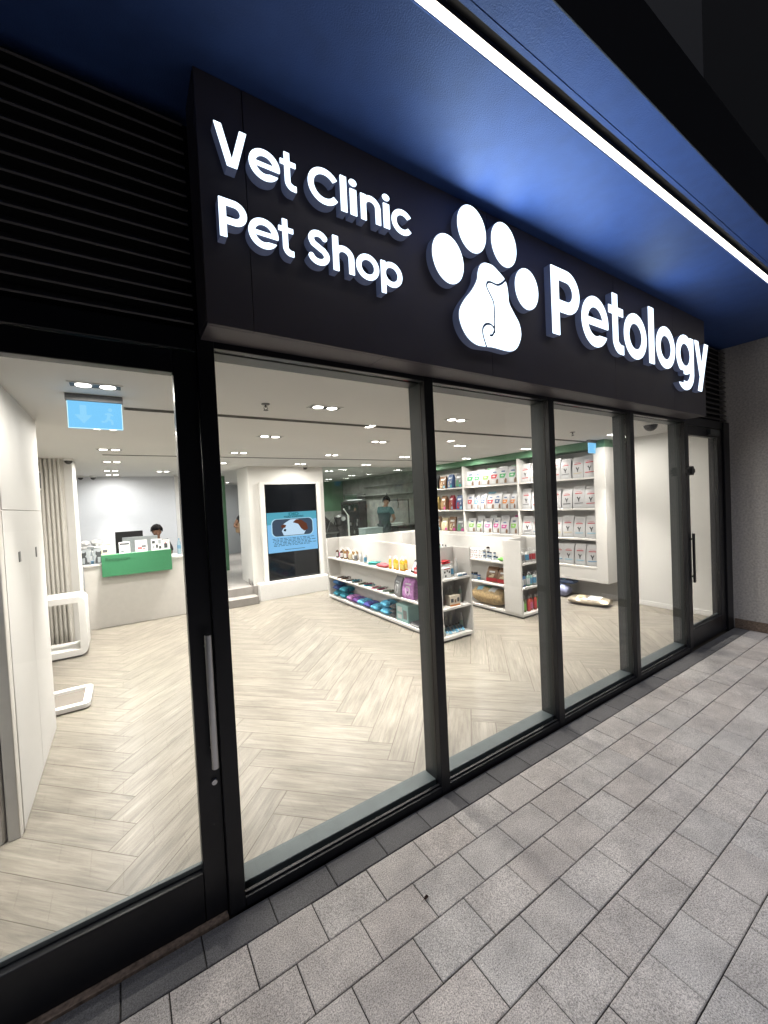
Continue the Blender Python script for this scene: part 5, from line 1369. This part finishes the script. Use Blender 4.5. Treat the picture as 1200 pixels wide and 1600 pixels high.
# ------------------------------------------------------------------ grooming room
def cabinet(label, loc, w_, d, h, front, top='steel'):
    t = thing('equipment_cabinet', label, 'cabinet', loc)
    B('carcass', 'dark_grey', t, (-w_ / 2, w_ / 2, -d / 2, d / 2, 0, h), bevel=0.006)
    B('worktop', top, t, (-w_ / 2 - 0.01, w_ / 2 + 0.01, -d / 2 - 0.01, d / 2, h + 0.0005, h + 0.03), bevel=0.003)
    return t
bt = thing('dog_bath', 'dark grooming bath with raised splash back at the far left of the grooming room', 'bath', (5.35, 12.2, 0.30))
bm = bmesh.new(); prism(bm, [(-0.45, 0.0), (0.45, 0.0), (0.45, 0.62), (-0.45, 0.62)], 'y', -0.35, 0.35); obj('base', bm, 'dark_grey', bt, bevel=0.01)
bm = bmesh.new(); prism(bm, [(-0.50, 0.6205), (0.55, 0.6205), (0.55, 0.74), (0.30, 1.0), (0.0, 1.28), (-0.22, 1.34), (-0.5, 1.30)], 'y', -0.34, 0.36); obj('hood', bm, 'black_plastic', bt, bevel=0.02, seg=2)
B('rim', 'steel', bt, (-0.49, 0.54, -0.37, -0.342, 0.62, 0.68), bevel=0.004)
bm = bmesh.new(); tube(bm, [(0.1, -0.36, 0.7), (0.2, -0.40, 1.0), (0.35, -0.40, 1.15), (0.42, -0.38, 0.9)], 0.014); obj('hose', bm, 'steel', bt)
dr_ = thing('standing_dryer', 'dark standing dryer with a bright round nozzle beside the bath', 'dryer', (6.05, 12.0, 0.30))
bm = bmesh.new(); lathe(bm, [(0.22, 0), (0.24, 0.04), (0.20, 0.5), (0.20, 0.86), (0.24, 0.92), (0.22, 1.15), (0.10, 1.22)], n=18); obj('body', bm, 'black_plastic', dr_)
bm = bmesh.new(); tube(bm, [(-0.02, -0.18, 1.08), (-0.06, -0.32, 1.10)], 0.07, 14); obj('nozzle', bm, 'steel', dr_)
pp_ = thing('white_post', 'slim white bent post in front of the bath', 'post', (4.75, 9.0, 0.30))
bm = bmesh.new(); tube(bm, [(0, 0, 0), (0, 0, 1.28), (-0.10, 0.05, 1.46)], 0.022, 10); obj('rail', bm, 'white_trim', pp_)
ck = thing('mirror_cabinet', 'dark tall glazed cabinet under a bright hood on the grooming room wall', 'cabinet', (6.9, 12.65, 0.30))
B('frame', 'black_plastic', ck, (-0.15, 0.155, -0.68, 0.68, 0.30, 1.64), bevel=0.006)
B('glazing', 'screen_black', ck, (-0.156, -0.1505, -0.62, 0.62, 0.40, 1.58))
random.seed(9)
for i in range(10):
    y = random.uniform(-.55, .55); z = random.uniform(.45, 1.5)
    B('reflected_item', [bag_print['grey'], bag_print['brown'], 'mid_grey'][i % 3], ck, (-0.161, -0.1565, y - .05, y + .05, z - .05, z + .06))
hd_ = thing('lamp_hood', 'bright metal light hood above the dark cabinet', 'hood', (6.88, 12.5, 2.0))
B('hood', 'steel', hd_, (-0.14, 0.175, -0.45, 0.45, 0, 0.20), bevel=0.01)
B('lamp', emit_mat('hood_lamp', (1, 1, 0.95), 3.0), hd_, (-0.12, 0.1, -0.35, 0.35, -0.012, -0.0005))
for i in range(2): B('shelf_box_%d' % i if False else 'wall_shelf', 'concrete', hd_, (-0.02, 0.175, -3.4 + i * 0.0, -0.55, 0.10 + i * 0.3, 0.12 + i * 0.3))
o = thing('plastic_tub', 'pale grey storage tub on the ledge left of the groomer', 'tub', (5.48, 9.15, 0.30))
B('stand', 'mid_grey', o, (-0.24, 0.24, -0.15, 0.15, 0, 0.69)); B('tub', mat('tub', (.33, .40, .40), .5, noise=.05), o, (-0.27, 0.27, -0.18, 0.18, 0.6905, 0.90), bevel=0.012); B('lid', mat('tub_lid', (.36, .43, .43), .5), o, (-0.28, 0.28, -0.19, 0.19, 0.9005, 0.915), bevel=0.004)
gt = thing('grooming_table', 'dark topped grooming table with steel arm beside the groomer', 'table', (6.60, 9.2, 0.30))
B('table_top', 'black_plastic', gt, (-0.40, 0.42, -0.30, 0.30, 0.84, 0.90), bevel=0.01)
B('apron', 'dark_grey', gt, (-0.36, 0.38, -0.26, 0.26, 0.72, 0.8395))
for sx_ in (-1, 1):
    for sy in (-1, 1):
        bm = bmesh.new(); tube(bm, [(0.01 + sx_ * 0.33, sy * 0.23, 0), (0.01 + sx_ * 0.33, sy * 0.23, 0.7195)], 0.022, 10); obj('leg', bm, 'steel', gt)
bm = bmesh.new(); tube(bm, [(-0.36, 0.25, 0.90), (-0.36, 0.25, 1.82)], 0.014, 8); tube(bm, [(-0.36, 0.25, 1.62), (0.38, 0.25, 1.60)], 0.012, 8); tube(bm, [(0.38, 0.25, 0.90), (0.38, 0.25, 1.62)], 0.014, 8); obj('grooming_arm', bm, 'dark_grey', gt)
bm = bmesh.new(); tube(bm, [(0.0, 0.25, 1.67), (0.0, 0.25, 1.60), (0.03, 0.25, 1.5), (0.0, 0.25, 1.38)], 0.009, 8); obj('loop_strap', bm, 'black_plastic', gt)
B('tray', 'mid_grey', gt, (-0.05, 0.38, -0.22, 0.1, 0.9005, 0.935), bevel=0.008)
cloth('white_towel', 'white towel heaped on the grooming table under the groomer\'s hands', 'towel', (6.33, 9.12, 1.2005), (0.34, 0.22, 0.10), mat('towel', (.72, .74, .72), .95, bump=.6, bscale=40), 0.3, None, 61, None, 2)
# ------------------------------------------------------------------ people
def skinned(name, V, E, R, m_, par, root=0, sub=2, smooth=True):
    me = bpy.data.meshes.new(name)
    bm = bmesh.new(); ly_ = bm.verts.layers.skin.verify()
    vs = []
    for i, (p, r) in enumerate(zip(V, R)):
        v = bm.verts.new(p); rr = r if isinstance(r, tuple) else (r, r); v[ly_].radius = rr; v[ly_].use_root = (i == root); vs.append(v)
    for a, b in E: bm.edges.new((vs[a], vs[b]))
    bm.to_mesh(me); bm.free()
    me.materials.append(M[m_] if isinstance(m_, str) else m_)
    o = bpy.data.objects.new(name, me); COL.objects.link(o); o.parent = par
    s = o.modifiers.new('skin', 'SKIN'); s.use_smooth_shade = True
    u = o.modifiers.new('smooth', 'SUBSURF'); u.levels = sub; u.render_levels = sub
    return o
def person(label, loc, rz, J, clothes, skin, hair, hairlong=False):
    """J: joint positions in metres, figure faces -y"""
    t = thing('person', label, 'person', loc, rz)
    V, E, R, ix = [], [], [], {}
    def add(n_, p, r, par=None):
        ix[n_] = len(V); V.append(p); R.append(r)
        if par: E.append((ix[par], ix[n_]))
    add('pelvis', J['pelvis'], (0.13, 0.10))
    add('waist', J['waist'], (0.12, 0.09), 'pelvis'); add('chest', J['chest'], (0.15, 0.105), 'waist')
    add('neck', J['neck'], 0.052, 'chest'); hd = Vector(J['head']); f = Vector(J['look']).normalized(); up = (hd - Vector(J['neck'])).normalized()
    add('jaw', tuple(hd - up * 0.055 + f * 0.012), (0.058, 0.066), 'neck'); add('skull', tuple(hd + up * 0.02 - f * 0.004), (0.076, 0.090), 'jaw'); add('crown', tuple(hd + up * 0.085 - f * 0.008), (0.050, 0.062), 'skull')
    add('nose', tuple(hd - up * 0.012 + f * 0.105), 0.012, 'skull')
    side = f.cross(up)
    for s in (-1, 1): add('ear%d' % s, tuple(hd + side * s * 0.088 - up * 0.01), 0.013, 'skull')
    for s, k in ((-1, 'l'), (1, 'r')):
        add('sh' + k, J['sh' + k], 0.058, 'chest'); add('el' + k, J['el' + k], 0.042, 'sh' + k); add('wr' + k, J['wr' + k], 0.027, 'el' + k)
        wv_ = Vector(J['wr' + k]); dr2 = (wv_ - Vector(J['el' + k])).normalized(); sd_ = dr2.cross(Vector((0, 0, 1)))
        if sd_.length < .1: sd_ = Vector((1, 0, 0))
        sd_.normalize()
        pm = wv_ + dr2 * 0.055; add('pa' + k, tuple(pm), (0.034, 0.018), 'wr' + k)
        dn = Vector((0, 0, -1)) * 0.012
        for q, (off, ln) in enumerate(((-0.027, .060), (-0.009, .072), (0.009, .068), (0.026, .052))):
            add('f%s%d' % (k, q), tuple(pm + dr2 * 0.036 + sd_ * off), 0.0095, 'pa' + k); add('g%s%d' % (k, q), tuple(pm + dr2 * (0.036 + ln * 0.6) + sd_ * off * 1.1 + dn), 0.0085, 'f%s%d' % (k, q)); add('h%s%d' % (k, q), tuple(pm + dr2 * (0.036 + ln * 0.95) + sd_ * off * 1.1 + dn * 2.6), 0.007, 'g%s%d' % (k, q))
        add('t' + k, tuple(pm - dr2 * 0.01 + sd_ * 0.036 * s), 0.011, 'pa' + k); add('u' + k, tuple(pm + dr2 * 0.028 + sd_ * 0.052 * s), 0.009, 't' + k)
        add('hp' + k, J['hp' + k], 0.085, 'pelvis'); add('kn' + k, J['kn' + k], 0.058, 'hp' + k); add('an' + k, J['an' + k], 0.040, 'kn' + k)
        a = Vector(J['an' + k]); add('to' + k, (a.x, a.y - 0.14, a.z - 0.05), (0.036, 0.026), 'an' + k)
    skinned('body', V, E, R, skin, t)
    def grow(name, names, m_, ex_, extra=()):
        V2 = [V[ix[n_]] for n_ in names]; R2 = [tuple((x + ex_) for x in (R[ix[n_]] if isinstance(R[ix[n_]], tuple) else (R[ix[n_]],) * 2)) for n_ in names]
        E2 = [(names.index(a_), names.index(b_)) for a_, b_ in extra]
        skinned(name, V2, E2, R2, m_, t)
    top, legs, sleeve = clothes
    half = lambda a, b, q: tuple(Vector(V[ix[a]]).lerp(Vector(V[ix[b]]), q))
    for k in 'lr':
        add('sl' + k, half('sh' + k, 'el' + k, sleeve), 0.046)
    add('collar', half('chest', 'neck', 0.55), (0.125, 0.10))
    grow('top', ['pelvis', 'waist', 'chest', 'shl', 'shr', 'sll', 'slr', 'hpl', 'hpr', 'collar'], top, 0.026, [('chest', 'collar'), ('pelvis', 'waist'), ('waist', 'chest'), ('chest', 'shl'), ('chest', 'shr'), ('shl', 'sll'), ('shr', 'slr'), ('pelvis', 'hpl'), ('pelvis', 'hpr')])
    grow('trousers', ['pelvis', 'hpl', 'hpr', 'knl', 'knr', 'anl', 'anr'], legs, 0.012, [('pelvis', 'hpl'), ('pelvis', 'hpr'), ('hpl', 'knl'), ('hpr', 'knr'), ('knl', 'anl'), ('knr', 'anr')])
    # hair: cap over the back and top of the skull
    bm = bmesh.new(); sph(bm, (0, 0, 0), 0.112, 20, 14, 0.98, 1.08, 1.05)
    for v in list(bm.verts):
        n_ = v.co.normalized()
        if n_.y < -0.35 and n_.z < 0.35 or n_.z < -0.55: bm.verts.remove(v)
        else: v.co *= 1 + random.uniform(-.03, .05)
    hs = obj('hair', bm, hair, t, smooth=60)
    hs.location = hd + up * 0.035 - f * 0.012
    hs.rotation_mode = 'QUATERNION'
    hs.rotation_quaternion = Matrix((side.normalized(), -f, up)).transposed().to_quaternion() if False else (f * 1).to_track_quat('-Y', 'Z')
    return t, hd, f, up, side
def stand(h=1.72, lean=0.0, arms=None):
    s = h / 1.72
    J = dict(pelvis=(0, 0, .96), waist=(0, 0.005 - lean * .3, 1.12), chest=(0, 0.01 - lean * .7, 1.32), neck=(0, -lean, 1.48), head=(0, -0.025 - lean * 1.35, 1.60), look=(0, -1, -0.15))
    for sg, k in ((-1, 'l'), (1, 'r')):
        J['sh' + k] = (sg * .18, 0.01 - lean * .8, 1.39); J['el' + k] = (sg * .24, 0.02 - lean * .7, 1.12); J['wr' + k] = (sg * .25, -0.08 - lean, .90)
        J['hp' + k] = (sg * .095, 0, .90); J['kn' + k] = (sg * .10, -0.02, .50); J['an' + k] = (sg * .10, 0.02, .085)
    if arms: J.update(arms)
    return {k: (tuple(c * s for c in v) if k != 'look' else v) for k, v in J.items()}
# groomer, seen from behind, working towards the right
arms = dict(elr=(.27, -.18, 1.16), wrr=(.16, -.42, 1.08), ell=(-.27, -.10, 1.12), wrl=(-.06, -.40, 1.02), look=(0.15, -1, -0.75))
gm, hd, f, up, side = person('groomer in teal shirt and dark apron, seen from behind, at the grooming table', (6.10, 9.42, 0.30), math.radians(118), stand(1.70, 0.10, arms), ('shirt_teal', 'apron_dark', 0.62), 'skin_tan', 'hair_black')
bm = bmesh.new()
lathe(bm, [(0.185, 0.0), (0.190, 0.25), (0.165, 0.45), (0.185, 0.62), (0.16, 0.68)], 0, 0.0, 0.60, 20, 1.0, 0.80)
obj('apron', bm, 'apron_dark', gm, smooth=60)
# receptionist, seated behind the desk
sit = stand(1.68, 0.03, dict(knl=(-.12, -.42, .50), knr=(.12, -.42, .50), anl=(-.12, -.40, .085), anr=(.12, -.40, .085), pelvis=(0, 0, .52), hpl=(-.10, -.03, .50), hpr=(.10, -.03, .50), waist=(0, 0, .70), chest=(0, -.01, .92), neck=(0, -.03, 1.10), head=(0, -.07, 1.225), shl=(-.18, -.01, 1.0), shr=(.18, -.01, 1.0), ell=(-.24, -.10, .76), elr=(.24, -.10, .76), wrl=(-.12, -.34, .78), wrr=(.12, -.34, .78), look=(-0.1, -1, -0.45)))
rp, hd, f, up, side = person('receptionist with short dark hair in black, seated behind the monitors and looking down', (0.55, 9.45, 0.30), math.radians(4), sit, ('uniform_black', 'uniform_black', 0.95), 'skin_dark', 'hair_black')
ch_ = thing('desk_chair', 'dark swivel chair under the receptionist', 'chair', (0.55, 9.50, 0.30))
bm = bmesh.new(); lathe(bm, [(0.20, 0.34), (0.23, 0.37), (0.23, 0.40), (0.20, 0.42)], n=20); obj('seat', bm, 'dark_grey', ch_)
bm = bmesh.new(); tube(bm, [(0, 0, 0.05), (0, 0, 0.34)], 0.025)
for k in range(5): tube(bm, [(0, 0, 0.06), (0.27 * math.cos(k * 1.2566), 0.27 * math.sin(k * 1.2566), 0.035)], 0.016)
obj('base', bm, 'steel', ch_)
# person in the corridor, half hidden behind the screen wall
aj = dict(ell=(-.33, .02, 1.16), wrl=(-.16, -.16, 1.12))
cp, hd, f, up, side = person('person in black standing in the corridor, half hidden by the wall edge, one elbow out', (2.62, 10.45, 0.30), math.radians(10), stand(1.70, 0.0, aj), ('uniform_black', 'uniform_black', 0.5), 'skin_tan', 'hair_black')
B('bag_strap', mat('bag_tan', (.30, .20, .12), .6), cp, (-.27, -.20, -.14, .10, .98, 1.22), bevel=0.02)
# dead leaf on the pavement
t = thing('dead_leaf', 'small curled brown leaf lying on the pale paving', 'leaf', (1.105, 1.50, 0.002))
bm = bmesh.new()
P = [(-.013, 0, .001), (-.006, -.008, .004), (.006, -.009, .006), (.014, -.002, .003), (.008, .008, .007), (-.004, .007, .003)]
vs = [bm.verts.new(p) for p in P]; c = bm.verts.new((0, 0, .0015))
for i in range(6): bm.faces.new((vs[i], vs[(i + 1) % 6], c))
r = bmesh.ops.solidify(bm, geom=bm.faces[:], thickness=0.0008)
leafm = mat('leaf_brown', (.05, .022, .015), .7)
obj('blade', bm, leafm, t, smooth=0)
bm = bmesh.new(); tube(bm, [(-.012, 0, .002), (-.022, -.004, .004), (-.03, -.003, .002)], 0.0011, 5); obj('stalk', bm, leafm, t)

# ------------------------------------------------------------------ lamps across the street, reflected in the glass
lampm = emit_mat('street_lamp_lens', (1.0, 0.93, 0.85), 60.0)
for i, (x, y, z, lb) in enumerate(((7.5, -9.0, 4.6, 'grey street lamp across the street, nearest the shop'), (15.0, -13.0, 5.0, 'grey street lamp across the street, middle of the row'), (26.0, -17.0, 5.2, 'grey street lamp across the street, furthest away'))):
    t = thing('street_lamp', lb, 'street lamp', (x, y, 0), 0.0, 'street lamps across the street')
    bm = bmesh.new(); tube(bm, [(0, 0, 0), (0, 0, z - 0.5), (0, 0.1, z - 0.1), (0, 0.6, z)], [0.07, 0.05, 0.045, 0.035], 12); obj('pole', bm, 'dark_grey', t)
    B('head', 'dark_grey', t, (-0.14, 0.14, 0.5, 1.1, z - 0.03, z + 0.06), bevel=0.03)
    B('lamp', lampm, t, (-0.10, 0.10, 0.58, 1.0, z - 0.05, z - 0.031))
